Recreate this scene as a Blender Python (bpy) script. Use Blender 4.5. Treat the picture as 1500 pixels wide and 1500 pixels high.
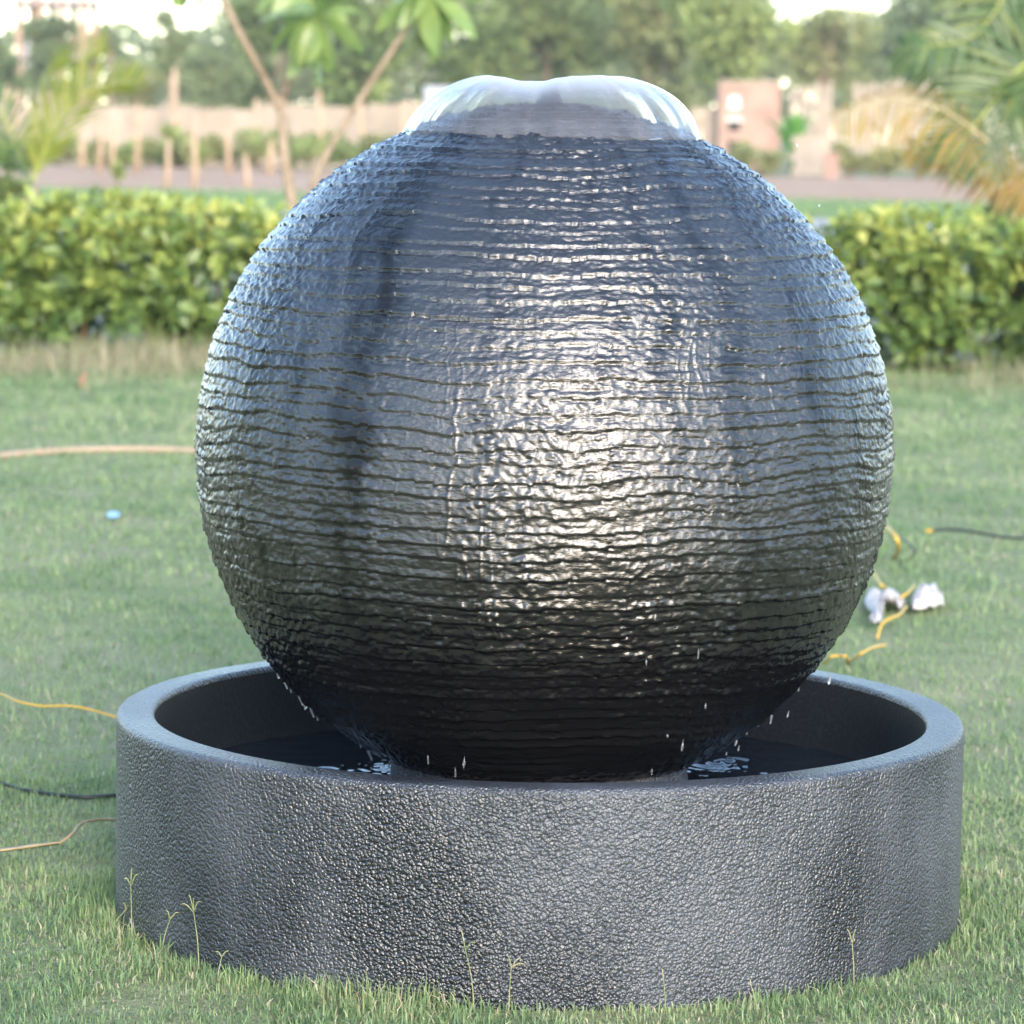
import bpy, math, random
import numpy as np
from mathutils import Vector, Matrix

random.seed(7)
rng = np.random.default_rng(7)
sc = bpy.context.scene
col = sc.collection
for o in list(bpy.data.objects):
    bpy.data.objects.remove(o)

# ------------------------------------------------------------------ camera
CAM_D, CAM_H, FPX, HORIZON = 6.1, 1.38, 5080.0, 190.0
PITCH = math.atan((750 - HORIZON) / FPX)
YAW = 46.0 / FPX
ROLL = math.radians(0.86)
C = np.array([0.0, -CAM_D, CAM_H])
FW = np.array([-math.sin(YAW) * math.cos(PITCH), math.cos(YAW) * math.cos(PITCH), -math.sin(PITCH)])
_r0 = np.array([math.cos(YAW), math.sin(YAW), 0.0])
_u0 = np.cross(_r0, FW)
RT = math.cos(ROLL) * _r0 + math.sin(ROLL) * _u0
UP = np.cross(RT, FW)
cd = bpy.data.cameras.new('camera')
cam = bpy.data.objects.new('camera', cd)
col.objects.link(cam)
m = Matrix(((RT[0], UP[0], -FW[0], C[0]), (RT[1], UP[1], -FW[1], C[1]), (RT[2], UP[2], -FW[2], C[2]), (0, 0, 0, 1)))
cam.matrix_world = m
cd.sensor_width = 36.0
cd.lens = FPX / 1500 * 36.0
cd.clip_start = 0.1
cd.clip_end = 6000
cd.dof.use_dof = True
cd.dof.focus_distance = 5.6
cd.dof.aperture_fstop = 6.6
sc.camera = cam

# ------------------------------------------------------------------ sky, sun, exposure
SUN_EL, SUN_AZ = math.radians(22), math.radians(14)      # azimuth: to the right of straight behind the camera
w = bpy.data.worlds.new('World')
sc.world = w
w.use_nodes = True
wn = w.node_tree.nodes
wl = w.node_tree.links
wn.clear()
sky = wn.new('ShaderNodeTexSky')
sky.sky_type = 'NISHITA'
sky.sun_disc = False
sky.sun_elevation = SUN_EL
sky.sun_rotation = math.pi - SUN_AZ
sky.air_density = 1.0
sky.dust_density = 0.6
sky.ozone_density = 1.3
bg = wn.new('ShaderNodeBackground')
bg.inputs['Strength'].default_value = 0.15
wo = wn.new('ShaderNodeOutputWorld')
wl.new(sky.outputs[0], bg.inputs[0])
wl.new(bg.outputs[0], wo.inputs[0])
sd = bpy.data.lights.new('sun', 'SUN')
sd.energy = 1.3
sd.angle = math.radians(28)
sd.color = (1.0, 0.87, 0.76)
sun = bpy.data.objects.new('sun', sd)
col.objects.link(sun)
sdir = Vector((math.sin(SUN_AZ) * math.cos(SUN_EL), -math.cos(SUN_AZ) * math.cos(SUN_EL), math.sin(SUN_EL)))
sun.rotation_euler = sdir.to_track_quat('Z', 'Y').to_euler()
sun.location = (3, -12, 8)
sc.view_settings.view_transform = 'Standard'
sc.view_settings.look = 'None'
sc.view_settings.gamma = 1.0
sc.view_settings.use_curve_mapping = False
sc.view_settings.exposure = 2.15
sc.render.engine = 'CYCLES'
sc.cycles.use_denoising = True
sc.cycles.max_bounces = 8
sc.cycles.transparent_max_bounces = 12
sc.cycles.sample_clamp_indirect = 6.0
sc.cycles.caustics_reflective = False
sc.cycles.caustics_refractive = False

# ------------------------------------------------------------------ pixel helpers (photo is 1500 px)
def ray(px, py):
    return FW + RT * ((px - 750) / FPX) - UP * ((py - 750) / FPX)

def ground(px, py, z=0.0):
    d = ray(px, py)
    t = (z - C[2]) / d[2]
    return C + d * t

def at(px, py, Y):
    """point seen at a pixel on the vertical plane y = Y"""
    d = ray(px, py)
    return C + d * ((Y - C[1]) / d[1])

def mpp(Y):
    return (Y + CAM_D) / FPX

# ------------------------------------------------------------------ object helpers
def tag(o, label=None, cat=None, group=None, kind=None):
    if label: o['label'] = label
    if cat: o['category'] = cat
    if group: o['group'] = group
    if kind: o['kind'] = kind
    return o

def empty(name, loc=(0, 0, 0)):
    o = bpy.data.objects.new(name, None)
    o.empty_display_size = 0.1
    o.location = loc
    col.objects.link(o)
    return o

def link(name, me, mat=None, parent=None, loc=None):
    o = bpy.data.objects.new(name, me)
    col.objects.link(o)
    if mat is not None and len(me.materials) == 0:
        me.materials.append(mat)
    if parent is not None:
        o.parent = parent
    if loc is not None:
        o.location = loc
    return o

def mesh_np(name, v, f, smooth=True, attrs=None, uv=None):
    """v (N,3), f (M,k) int array or list of such arrays"""
    me = bpy.data.meshes.new(name)
    fl = f if isinstance(f, list) else [f]
    v = np.asarray(v, dtype=np.float32)
    me.vertices.add(len(v))
    me.vertices.foreach_set('co', v.ravel())
    li = np.concatenate([a.ravel() for a in fl]).astype(np.int32)
    cnt = np.concatenate([np.full(len(a), a.shape[1]) for a in fl])
    st = np.concatenate([[0], np.cumsum(cnt)[:-1]]).astype(np.int32)
    me.loops.add(len(li))
    me.loops.foreach_set('vertex_index', li)
    me.polygons.add(len(cnt))
    me.polygons.foreach_set('loop_start', st)
    me.polygons.foreach_set('loop_total', cnt.astype(np.int32))
    me.update(calc_edges=True)
    me.polygons.foreach_set('use_smooth', np.full(len(cnt), smooth))
    if attrs:
        for k, a in attrs.items():
            at_ = me.attributes.new(k, 'FLOAT', 'POINT')
            at_.data.foreach_set('value', np.asarray(a, dtype=np.float32))
    if uv is not None:
        l = me.uv_layers.new(name='UVMap')
        l.data.foreach_set('uv', np.asarray(uv, dtype=np.float32)[li].ravel())
    me.validate()
    return me

class MB:
    """collects boxes and tubes into one mesh"""
    def __init__(s):
        s.v = []; s.f3 = []; s.f4 = []; s.n = 0
    def add(s, v, f4=None, f3=None):
        s.v.append(np.asarray(v, float))
        if f4 is not None and len(f4): s.f4.append(np.asarray(f4) + s.n)
        if f3 is not None and len(f3): s.f3.append(np.asarray(f3) + s.n)
        s.n += len(v)
        return s
    def box(s, x0, x1, y0, y1, z0, z1):
        v = [(x, y, z) for z in (z0, z1) for y in (y0, y1) for x in (x0, x1)]
        return s.add(v, [(0, 2, 3, 1), (4, 5, 7, 6), (0, 1, 5, 4), (2, 6, 7, 3), (0, 4, 6, 2), (1, 3, 7, 5)])
    def tube(s, pts, rad, n=8, caps=True):
        pts = np.asarray(pts, float); k = len(pts)
        rad = np.broadcast_to(np.asarray(rad, float), (k,))
        tg = np.gradient(pts, axis=0)
        tg /= np.linalg.norm(tg, axis=1)[:, None] + 1e-12
        ref = np.array([0, 0, 1.0]) if abs(tg[:, 2]).mean() < .8 else np.array([1.0, 0, 0])
        a = np.cross(tg, ref); a /= np.linalg.norm(a, axis=1)[:, None] + 1e-12
        b = np.cross(tg, a)
        ang = np.linspace(0, 2 * np.pi, n, endpoint=False)
        v = pts[:, None] + rad[:, None, None] * (a[:, None] * np.cos(ang)[None, :, None] + b[:, None] * np.sin(ang)[None, :, None])
        v = v.reshape(-1, 3)
        f = [(i * n + j, i * n + (j + 1) % n, (i + 1) * n + (j + 1) % n, (i + 1) * n + j) for i in range(k - 1) for j in range(n)]
        f3 = []
        if caps:
            v = np.vstack([v, pts[0], pts[-1]])
            f3 = [(k * n, (j + 1) % n, j) for j in range(n)] + [(k * n + 1, (k - 1) * n + j, (k - 1) * n + (j + 1) % n) for j in range(n)]
        return s.add(v, f, f3)
    def mesh(s, name, smooth=False):
        fl = []
        if s.f4: fl.append(np.vstack(s.f4))
        if s.f3: fl.append(np.vstack(s.f3))
        return mesh_np(name, np.vstack(s.v), fl, smooth)

def spline(pts, n):
    """Catmull-Rom through points"""
    p = np.asarray(pts, float)
    p = np.vstack([2 * p[0] - p[1], p, 2 * p[-1] - p[-2]])
    out = []
    segs = len(p) - 3
    for t in np.linspace(0, segs - 1e-9, n):
        i = int(t); u = t - i
        a, b, c_, d = p[i:i + 4]
        out.append(.5 * (2 * b + (c_ - a) * u + (2 * a - 5 * b + 4 * c_ - d) * u * u + (3 * b - a - 3 * c_ + d) * u ** 3))
    return np.array(out)

def lathe(profile, n=128, closed=False):
    pr = np.asarray(profile, float); k = len(pr)
    ang = np.linspace(0, 2 * np.pi, n, endpoint=False)
    v = np.stack([pr[:, None, 0] * np.cos(ang), pr[:, None, 0] * np.sin(ang), np.repeat(pr[:, 1:2], n, 1)], -1).reshape(-1, 3)
    i, j = np.meshgrid(np.arange(k - 1 + (1 if closed else 0)), np.arange(n), indexing='ij')
    i2 = (i + 1) % k; j2 = (j + 1) % n
    f = np.stack([i * n + j, i * n + j2, i2 * n + j2, i2 * n + j], -1).reshape(-1, 4)
    return v, f

# numpy gradient noise
_pt = rng.permutation(4096)
_gr = rng.normal(size=(4096, 3)); _gr /= np.linalg.norm(_gr, axis=1)[:, None]
def _h(ix, iy, iz):
    return _pt[(ix + _pt[(iy + _pt[iz & 4095]) & 4095]) & 4095]
def perlin(p):
    p = np.asarray(p, float)
    i = np.floor(p).astype(np.int64); f = p - i
    u = f * f * f * (f * (f * 6 - 15) + 10)
    r = 0
    for dx in (0, 1):
        for dy in (0, 1):
            for dz in (0, 1):
                g = _gr[_h(i[:, 0] + dx, i[:, 1] + dy, i[:, 2] + dz)]
                d = (g * (f - (dx, dy, dz))).sum(1)
                wgt = (u[:, 0] if dx else 1 - u[:, 0]) * (u[:, 1] if dy else 1 - u[:, 1]) * (u[:, 2] if dz else 1 - u[:, 2])
                r = r + d * wgt
    return r * 1.6
def worley2(a, b):
    """F1 distance on a 2-D lattice, jittered"""
    ia = np.floor(a).astype(np.int64); ib = np.floor(b).astype(np.int64)
    best = np.full(len(a), 9.0); hid = np.zeros(len(a), np.int64)
    for dx in (-1, 0, 1):
        for dy in (-1, 0, 1):
            h = _h(ia + dx, ib + dy, np.zeros_like(ia))
            jx = (h & 63) / 64.0; jy = (h >> 6) / 64.0
            d = (ia + dx + jx - a) ** 2 + (ib + dy + jy - b) ** 2
            mk = d < best
            best = np.where(mk, d, best); hid = np.where(mk, h, hid)
    return np.sqrt(best), hid
def sst(a, b, x):
    t = np.clip((x - a) / (b - a), 0, 1)
    return t * t * (3 - 2 * t)

# ------------------------------------------------------------------ materials
MATS = {}
def mat(name, color, rough=.6, spec=.5, noise=None, bump=None, attr=None, trans=0.0, metal=0.0, ior=None, coat=0.0):
    """noise=(color2, scale, contrast, space) ; bump=(scale, strength, distance) ; attr=(name, [(pos,color)...])"""
    if name in MATS: return MATS[name]
    mt = bpy.data.materials.new(name); mt.use_nodes = True
    nt = mt.node_tree; N = nt.nodes; L = nt.links
    p = N['Principled BSDF']
    p.inputs['Base Color'].default_value = (*color, 1)
    p.inputs['Roughness'].default_value = rough
    p.inputs['Specular IOR Level'].default_value = spec
    p.inputs['Metallic'].default_value = metal
    if ior: p.inputs['IOR'].default_value = ior
    if coat:
        p.inputs['Coat Weight'].default_value = coat
        p.inputs['Coat Roughness'].default_value = .08
    geo = N.new('ShaderNodeNewGeometry')
    csock = None
    if attr:
        a = N.new('ShaderNodeAttribute'); a.attribute_name = attr[0]
        rp = N.new('ShaderNodeValToRGB')
        el = rp.color_ramp.elements
        while len(el) > 1: el.remove(el[-1])
        el[0].position = attr[1][0][0]; el[0].color = (*attr[1][0][1], 1)
        for pos, c_ in attr[1][1:]:
            e = el.new(pos); e.color = (*c_, 1)
        L.new(a.outputs['Fac'], rp.inputs[0]); csock = rp.outputs[0]
    if noise:
        c2, scale, lo, hi = noise[:4]
        nz = N.new('ShaderNodeTexNoise'); nz.inputs['Scale'].default_value = scale
        nz.inputs['Detail'].default_value = 6; nz.inputs['Roughness'].default_value = .6
        L.new(geo.outputs['Position'], nz.inputs['Vector'])
        mr = N.new('ShaderNodeMapRange'); mr.inputs[1].default_value = lo; mr.inputs[2].default_value = hi
        L.new(nz.outputs['Fac'], mr.inputs[0])
        mx = N.new('ShaderNodeMix'); mx.data_type = 'RGBA'
        L.new(mr.outputs[0], mx.inputs[0])
        if csock: L.new(csock, mx.inputs[6])
        else: mx.inputs[6].default_value = (*color, 1)
        mx.inputs[7].default_value = (*c2, 1)
        csock = mx.outputs[2]
    if csock: L.new(csock, p.inputs['Base Color'])
    if bump:
        nb = N.new('ShaderNodeTexNoise'); nb.inputs['Scale'].default_value = bump[0]; nb.inputs['Detail'].default_value = 5
        L.new(geo.outputs['Position'], nb.inputs['Vector'])
        b = N.new('ShaderNodeBump'); b.inputs['Strength'].default_value = bump[1]; b.inputs['Distance'].default_value = bump[2]
        L.new(nb.outputs['Fac'], b.inputs['Height']); L.new(b.outputs[0], p.inputs['Normal'])
    if trans:
        tr = N.new('ShaderNodeBsdfTranslucent'); ms = N.new('ShaderNodeMixShader'); ms.inputs[0].default_value = trans
        if csock: L.new(csock, tr.inputs[0])
        else: tr.inputs[0].default_value = (*color, 1)
        L.new(p.outputs[0], ms.inputs[1]); L.new(tr.outputs[0], ms.inputs[2])
        L.new(ms.outputs[0], N['Material Output'].inputs[0])
    MATS[name] = mt
    return mt

LEAFRAMP = lambda *cs: ('rnd', [(i / (len(cs) - 1), c) for i, c in enumerate(cs)])
M_ground = mat('lawn_soil', (.16, .19, .09), .9, .2, noise=((.29, .26, .16), 1.3, .42, .68), bump=(60, .5, .02))
M_grass = mat('grass_blade', (.1, .15, .05), .5, .35,
              attr=('rnd', [(0, (.095, .17, .082)), (.45, (.195, .295, .127)), (.80, (.30, .38, .17)), (.86, (.34, .39, .20)), (.90, (.50, .44, .28)), (1, (.60, .53, .36))]),
              noise=((.29, .36, .18), 1.1, .50, .80), trans=.35)
M_dry = mat('dry_grass', (.3, .25, .13), .7, .2, attr=LEAFRAMP((.13, .19, .08), (.26, .26, .15), (.44, .38, .26)), trans=.2)
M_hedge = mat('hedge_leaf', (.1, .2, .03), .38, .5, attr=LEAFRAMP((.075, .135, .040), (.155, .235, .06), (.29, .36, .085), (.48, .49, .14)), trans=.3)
M_bark = mat('bark', (.30, .235, .17), .85, .2, noise=((.20, .15, .10), 14, .4, .65), bump=(40, .4, .01))
M_stem = mat('hedge_stem', (.20, .115, .07), .8, .2)
M_twig = mat('stake_wood', (.44, .32, .22), .8, .2, noise=((.32, .22, .14), 8, .4, .6))
M_crown = mat('crown_leaf', (.1, .15, .05), .55, .3, attr=LEAFRAMP((.07, .12, .035), (.17, .23, .07), (.31, .36, .12)), trans=.3)
M_crown2 = mat('crown_leaf_blue', (.1, .15, .08), .55, .3, attr=LEAFRAMP((.085, .13, .055), (.18, .23, .10), (.29, .33, .15)), trans=.3)
M_crown3 = mat('crown_leaf_olive', (.1, .15, .08), .55, .3, attr=LEAFRAMP((.12, .145, .05), (.24, .26, .10), (.36, .37, .15)), trans=.3)
M_frang = mat('plumeria_leaf', (.17, .27, .08), .4, .5, noise=((.26, .35, .11), 6, .35, .65), trans=.35)
M_palm = mat('palm_leaflet', (.2, .3, .06), .4, .5, attr=LEAFRAMP((.035, .085, .022), (.08, .145, .035), (.22, .24, .06)), trans=.35)
M_palmy = mat('palm_leaflet_yellow', (.4, .4, .1), .45, .4, attr=LEAFRAMP((.10, .17, .025), (.23, .28, .04), (.40, .36, .07)), trans=.35)
M_palmd = mat('palm_leaflet_dry', (.5, .4, .15), .55, .3, attr=LEAFRAMP((.20, .18, .04), (.32, .22, .06), (.22, .13, .06)), trans=.3)
M_rachis = mat('palm_rachis', (.30, .33, .07), .45, .4)
M_rachisd = mat('palm_rachis_dry', (.42, .35, .20), .6, .3)
M_soil = mat('red_soil', (.33, .19, .12), .95, .1, noise=((.44, .33, .23), .35, .35, .7), bump=(3, .6, .08))
M_road = mat('road_surface', (.42, .38, .37), .9, .2, noise=((.34, .31, .30), .8, .4, .6))
M_plaster = mat('cream_plaster', (.34, .275, .215), .85, .2, noise=((.24, .20, .15), .35, .45, .75))
M_brick = mat('pink_brick', (.27, .165, .13), .9, .15, noise=((.35, .255, .20), .9, .35, .7))
M_dark = mat('dark_opening', (.03, .03, .03), .9, .1)
M_pale = mat('pale_panel', (.62, .60, .56), .7, .2)
M_board = mat('cream_board', (.34, .28, .22), .8, .2, noise=((.25, .205, .165), 1.5, .4, .7))
M_grey = mat('grey_sheet', (.30, .32, .36), .6, .3)
M_roof = mat('roof_sheet', (.28, .23, .22), .7, .3)
M_col = mat('pink_column', (.36, .24, .18), .85, .2)
M_black = mat('black_cable', (.015, .017, .018), .45, .4)
M_yellow = mat('yellow_cord', (.55, .34, .04), .45, .4)
M_blue = mat('blue_plastic', (.22, .42, .68), .4, .4)
M_paper = mat('white_paper', (.60, .57, .55), .7, .2, trans=.2)
M_straw = mat('dry_straw', (.38, .31, .19), .7, .2, noise=((.28, .22, .13), 25, .4, .6))
M_orange = mat('orange_leaf', (.52, .26, .13), .6, .3)
M_hose = mat('faded_hose', (.42, .29, .21), .6, .3, noise=((.32, .25, .17), 5, .4, .6))
M_nozzle = mat('steel_nozzle', (.16, .20, .28), .3, .5, metal=.3)

def nodes_of(name):
    mt = bpy.data.materials.new(name); mt.use_nodes = True
    return mt, mt.node_tree.nodes, mt.node_tree.links, mt.node_tree.nodes['Principled BSDF']

# wet carved stone
M_stone, N, L, p = nodes_of('wet_carved_stone')
uvn = N.new('ShaderNodeTexCoord')
fa = N.new('ShaderNodeAttribute'); fa.attribute_name = 'film_dim'
mpp_ = N.new('ShaderNodeMapping'); mpp_.inputs['Scale'].default_value = (.7, .7, 1.5)
n1 = N.new('ShaderNodeTexNoise'); n1.inputs['Scale'].default_value = 120; n1.inputs['Detail'].default_value = 4
n2 = N.new('ShaderNodeTexNoise'); n2.inputs['Scale'].default_value = 7; n2.inputs['Detail'].default_value = 5
L.new(uvn.outputs['Object'], mpp_.inputs[0]); L.new(mpp_.outputs[0], n1.inputs['Vector']); L.new(uvn.outputs['Object'], n2.inputs['Vector'])
bp = N.new('ShaderNodeBump'); bp.inputs['Distance'].default_value = .0025
inv = N.new('ShaderNodeMapRange'); inv.inputs[3].default_value = .9; inv.inputs[4].default_value = .4
L.new(fa.outputs['Fac'], inv.inputs[0]); L.new(inv.outputs[0], bp.inputs['Strength'])
L.new(n1.outputs['Fac'], bp.inputs['Height']); L.new(bp.outputs[0], p.inputs['Normal'])
rmp = N.new('ShaderNodeMapRange'); rmp.inputs[3].default_value = .43; rmp.inputs[4].default_value = .15
L.new(fa.outputs['Fac'], rmp.inputs[0]); L.new(rmp.outputs[0], p.inputs['Roughness'])
mx = N.new('ShaderNodeMix'); mx.data_type = 'RGBA'
mx.inputs[6].default_value = (.003, .0032, .0037, 1); mx.inputs[7].default_value = (.008, .0083, .0092, 1)
L.new(n2.outputs['Fac'], mx.inputs[0]); L.new(mx.outputs[2], p.inputs['Base Color'])
io = N.new('ShaderNodeMapRange'); io.inputs[3].default_value = 1.88; io.inputs[4].default_value = 1.39
L.new(fa.outputs['Fac'], io.inputs[0]); L.new(io.outputs[0], p.inputs['IOR'])
cw = N.new('ShaderNodeMapRange'); cw.inputs[3].default_value = .45; cw.inputs[4].default_value = .0
L.new(fa.outputs['Fac'], cw.inputs[0]); L.new(cw.outputs[0], p.inputs['Coat Weight'])
p.inputs['Coat Weight'].default_value = .4
p.inputs['Coat Roughness'].default_value = .22
p.inputs['Coat IOR'].default_value = 1.4

# pitted dark paint of the basin
M_basin, N, L, p = nodes_of('pitted_charcoal_cast')
tc = N.new('ShaderNodeTexCoord')
v1 = N.new('ShaderNodeTexVoronoi'); v1.feature = 'F1'; v1.inputs['Scale'].default_value = 185
nd = N.new('ShaderNodeTexNoise'); nd.inputs['Scale'].default_value = 60; nd.inputs['Detail'].default_value = 3
va = N.new('ShaderNodeVectorMath'); va.operation = 'MULTIPLY_ADD'; va.inputs[1].default_value = (.010, .010, .010)
L.new(tc.outputs['Object'], nd.inputs['Vector']); L.new(nd.outputs['Color'], va.inputs[0]); L.new(tc.outputs['Object'], va.inputs[2])
L.new(va.outputs[0], v1.inputs['Vector'])
nf = N.new('ShaderNodeTexNoise'); nf.inputs['Scale'].default_value = 150; nf.inputs['Detail'].default_value = 4
L.new(tc.outputs['Object'], nf.inputs['Vector'])
ad = N.new('ShaderNodeMath'); ad.operation = 'MULTIPLY_ADD'; ad.inputs[1].default_value = -1.0
pw_ = N.new('ShaderNodeMath'); pw_.operation = 'POWER'; pw_.inputs[1].default_value = 1.7
L.new(v1.outputs['Distance'], pw_.inputs[0]); L.new(pw_.outputs[0], ad.inputs[0]); L.new(nf.outputs['Fac'], ad.inputs[2])
bp = N.new('ShaderNodeBump'); bp.inputs['Distance'].default_value = .0045; bp.inputs['Strength'].default_value = .8
L.new(ad.outputs[0], bp.inputs['Height']); L.new(bp.outputs[0], p.inputs['Normal'])
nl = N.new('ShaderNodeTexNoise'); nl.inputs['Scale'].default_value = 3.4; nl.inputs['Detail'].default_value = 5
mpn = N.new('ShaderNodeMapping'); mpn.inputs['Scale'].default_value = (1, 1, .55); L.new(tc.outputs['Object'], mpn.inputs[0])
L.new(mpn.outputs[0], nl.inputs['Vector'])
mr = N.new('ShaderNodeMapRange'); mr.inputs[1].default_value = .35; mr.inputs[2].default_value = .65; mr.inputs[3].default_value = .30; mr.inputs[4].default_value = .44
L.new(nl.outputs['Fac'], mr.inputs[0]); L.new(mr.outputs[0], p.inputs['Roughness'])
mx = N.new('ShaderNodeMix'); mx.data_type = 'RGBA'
mx.inputs[6].default_value = (.010, .012, .016, 1); mx.inputs[7].default_value = (.058, .064, .075, 1)  # pale mottling paints reflected bright gaps into the base colour
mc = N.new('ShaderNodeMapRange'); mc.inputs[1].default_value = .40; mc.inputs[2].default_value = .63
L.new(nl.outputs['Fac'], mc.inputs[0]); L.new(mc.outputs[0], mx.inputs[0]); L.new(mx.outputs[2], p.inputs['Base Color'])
p.inputs['IOR'].default_value = 1.75

M_inner = mat('inner_wall_shade', (.009, .011, .016), .45, .35, noise=((.028, .032, .042), 140, .5, .75), bump=(240, .6, .002))  # shade inside the basin painted as a darker colour, with finer grain
# pool water
M_water, N, L, p = nodes_of('dark_pool_water')
p.inputs['Base Color'].default_value = (.006, .010, .016, 1)
p.inputs['Roughness'].default_value = .04
p.inputs['IOR'].default_value = 1.33

# bell and drops, with bright sheen mixed in as white
def water_mat(name, white, rough):
    mt, N, L, p = nodes_of(name)
    p.inputs['Base Color'].default_value = (.97, .98, 1, 1)
    p.inputs['Transmission Weight'].default_value = 1
    p.inputs['IOR'].default_value = 1.33
    p.inputs['Roughness'].default_value = rough
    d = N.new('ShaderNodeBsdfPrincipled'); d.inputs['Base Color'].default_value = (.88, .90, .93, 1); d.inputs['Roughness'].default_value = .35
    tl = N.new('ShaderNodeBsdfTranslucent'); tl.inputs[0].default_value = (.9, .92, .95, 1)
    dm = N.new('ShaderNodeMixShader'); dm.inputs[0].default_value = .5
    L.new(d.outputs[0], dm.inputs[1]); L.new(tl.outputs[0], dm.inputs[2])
    a = N.new('ShaderNodeAttribute'); a.attribute_name = 'foam_sheen'
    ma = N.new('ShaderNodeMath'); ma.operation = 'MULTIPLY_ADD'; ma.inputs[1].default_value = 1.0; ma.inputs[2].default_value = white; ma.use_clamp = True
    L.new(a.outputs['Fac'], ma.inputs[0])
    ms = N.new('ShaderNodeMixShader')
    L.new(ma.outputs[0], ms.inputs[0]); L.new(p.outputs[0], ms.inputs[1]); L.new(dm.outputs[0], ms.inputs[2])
    L.new(ms.outputs[0], N['Material Output'].inputs[0])
    return mt
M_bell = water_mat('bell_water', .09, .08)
M_drop = water_mat('drop_water', .06, .05)
M_drop2 = water_mat('drip_water', .22, .05)  # extra white mixed in so drips in shade look lit

# ================================================================== SETTING
HEDGE_Y = 14.0
v = np.array([(-400, -60, 0), (400, -60, 0), (400, 640, 0), (-400, 640, 0)], float)
g = link('lawn_ground', mesh_np('lawn_ground', v, np.array([[0, 1, 2, 3]])), M_ground)
tag(g, kind='structure')

def sheet(name, d0, d1, material, z, wav=0.0, half=90, seed=0):
    xs = np.linspace(-half, half, 160)
    y0 = d0 - CAM_D + wav * perlin(np.c_[xs * .15, xs * 0 + seed, xs * 0])
    y1 = d1 - CAM_D + wav * perlin(np.c_[xs * .15, xs * 0 + seed + 7.3, xs * 0])
    n = len(xs)
    v = np.vstack([np.c_[xs, y0, xs * 0 + z], np.c_[xs, y1, xs * 0 + z]])
    f = np.array([(i, i + 1, n + i + 1, n + i) for i in range(n - 1)])
    o = link(name, mesh_np(name, v, f), material)
    tag(o, kind='structure')
    return o
sheet('road', 44, 57, M_road, .004)
sheet('soil_bed', 68, 113, M_soil, .004, wav=2.0, seed=3)

# ------------------------------------------------------------------ lawn blades
def blades(n, pos, length, width, lean, segs, rnd):
    """pos (n,2or3) base points; returns verts, faces, attr"""
    az = rng.uniform(0, 2 * np.pi, n)
    dirh = np.c_[np.cos(az), np.sin(az), np.zeros(n)]
    side = np.c_[-np.sin(az), np.cos(az), np.zeros(n)]
    fa_ = rng.uniform(-.6, .6, n)
    side = side * np.cos(fa_)[:, None] + dirh * np.sin(fa_)[:, None]
    base = np.c_[pos[:, 0], pos[:, 1], np.full(n, -.004)]
    L_ = length[:, None]
    tip = base + dirh * (np.sin(lean)[:, None] * L_) + np.array([0, 0, 1]) * (np.cos(lean)[:, None] * L_)
    hw = (width / 2)[:, None]
    if segs == 1:
        v = np.stack([base - side * hw, base + side * hw, tip], 1).reshape(-1, 3)
        i = np.arange(n)[:, None] * 3
        return v, [i + np.array([0, 1, 2])], np.repeat(rnd, 3)
    l2 = lean * .45
    mid = base + dirh * (np.sin(l2)[:, None] * L_ * .55) + np.array([0, 0, 1]) * (np.cos(l2)[:, None] * L_ * .55)
    v = np.stack([base - side * hw, base + side * hw, mid - side * hw * .85, mid + side * hw * .85, tip], 1).reshape(-1, 3)
    i = np.arange(n)[:, None] * 5
    return v, [i + np.array([0, 1, 3, 2]), i + np.array([2, 3, 4])], np.repeat(rnd, 5)

def scatter(d0, d1, dens, margin=.45):
    hw1 = 750 / FPX * d1 + margin
    n = int((d1 - d0) * 2 * hw1 * dens)
    d = rng.uniform(d0, d1, n); x = rng.uniform(-hw1, hw1, n)
    xc = -(d) * YAW
    ok = np.abs(x - xc) < 750 / FPX * d + margin
    pts = np.c_[x, d - CAM_D][ok]
    r = np.hypot(pts[:, 0], pts[:, 1])
    return pts[r > .754]

def lawn_len(pts):
    q = np.c_[pts[:, 0] * 3.1, pts[:, 1] * 3.1, pts[:, 0] * 0]
    tuft = perlin(q) * .5 + perlin(q * 3.3 + 9) * .5
    return np.clip(1 + 1.0 * tuft, .35, 2.0)

V = []; F3 = []; F4 = []; A = []; off = 0
def push(v, fl, a):
    global off
    V.append(v); A.append(a)
    for f in fl:
        (F4 if f.shape[1] == 4 else F3).append(f + off)
    off += len(v)
for d0, d1, dens, segs, wd, ln in ((4.7, 7.2, 22000, 2, .0025, .023), (7.2, 10.5, 8000, 1, .0042, .028), (10.5, 15.5, 3400, 1, .0065, .034), (15.5, 20.6, 2000, 1, .0085, .046)):
    pts = scatter(d0, d1, dens)
    n = len(pts)
    patch = perlin(np.c_[pts * .8, np.zeros(n)]) * .5 + perlin(np.c_[pts * 4.0, np.full(n, 3.3)]) * .5
    rnd = np.clip(rng.normal(.47, .21, n) + patch * .5, 0, .86)
    dry = rng.random(n) < np.clip(.11 + .35 * patch, .03, .55)
    rnd[dry] = rng.uniform(.88, 1, dry.sum())
    ln_ = ln * lawn_len(pts) * rng.uniform(.55, 1.25, n)
    lean = np.abs(rng.normal(.8, .45, n)); lean[dry] += .5
    lean = np.clip(lean, 0, 1.45)
    # a ring of longer blades hugging the basin, longest at its front left
    r = np.hypot(pts[:, 0], pts[:, 1]); near = np.exp(-((r - .75) / .10) ** 2)
    leftside = sst(.4, -.5, pts[:, 0]) * sst(.3, -.5, pts[:, 1])
    ln_ *= 1 + near * (.15 + .65 * leftside)
    lean *= 1 - .45 * near
    push(*blades(n, pts, ln_, np.full(n, wd) * rng.uniform(.7, 1.3, n), lean, segs, rnd))
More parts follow.
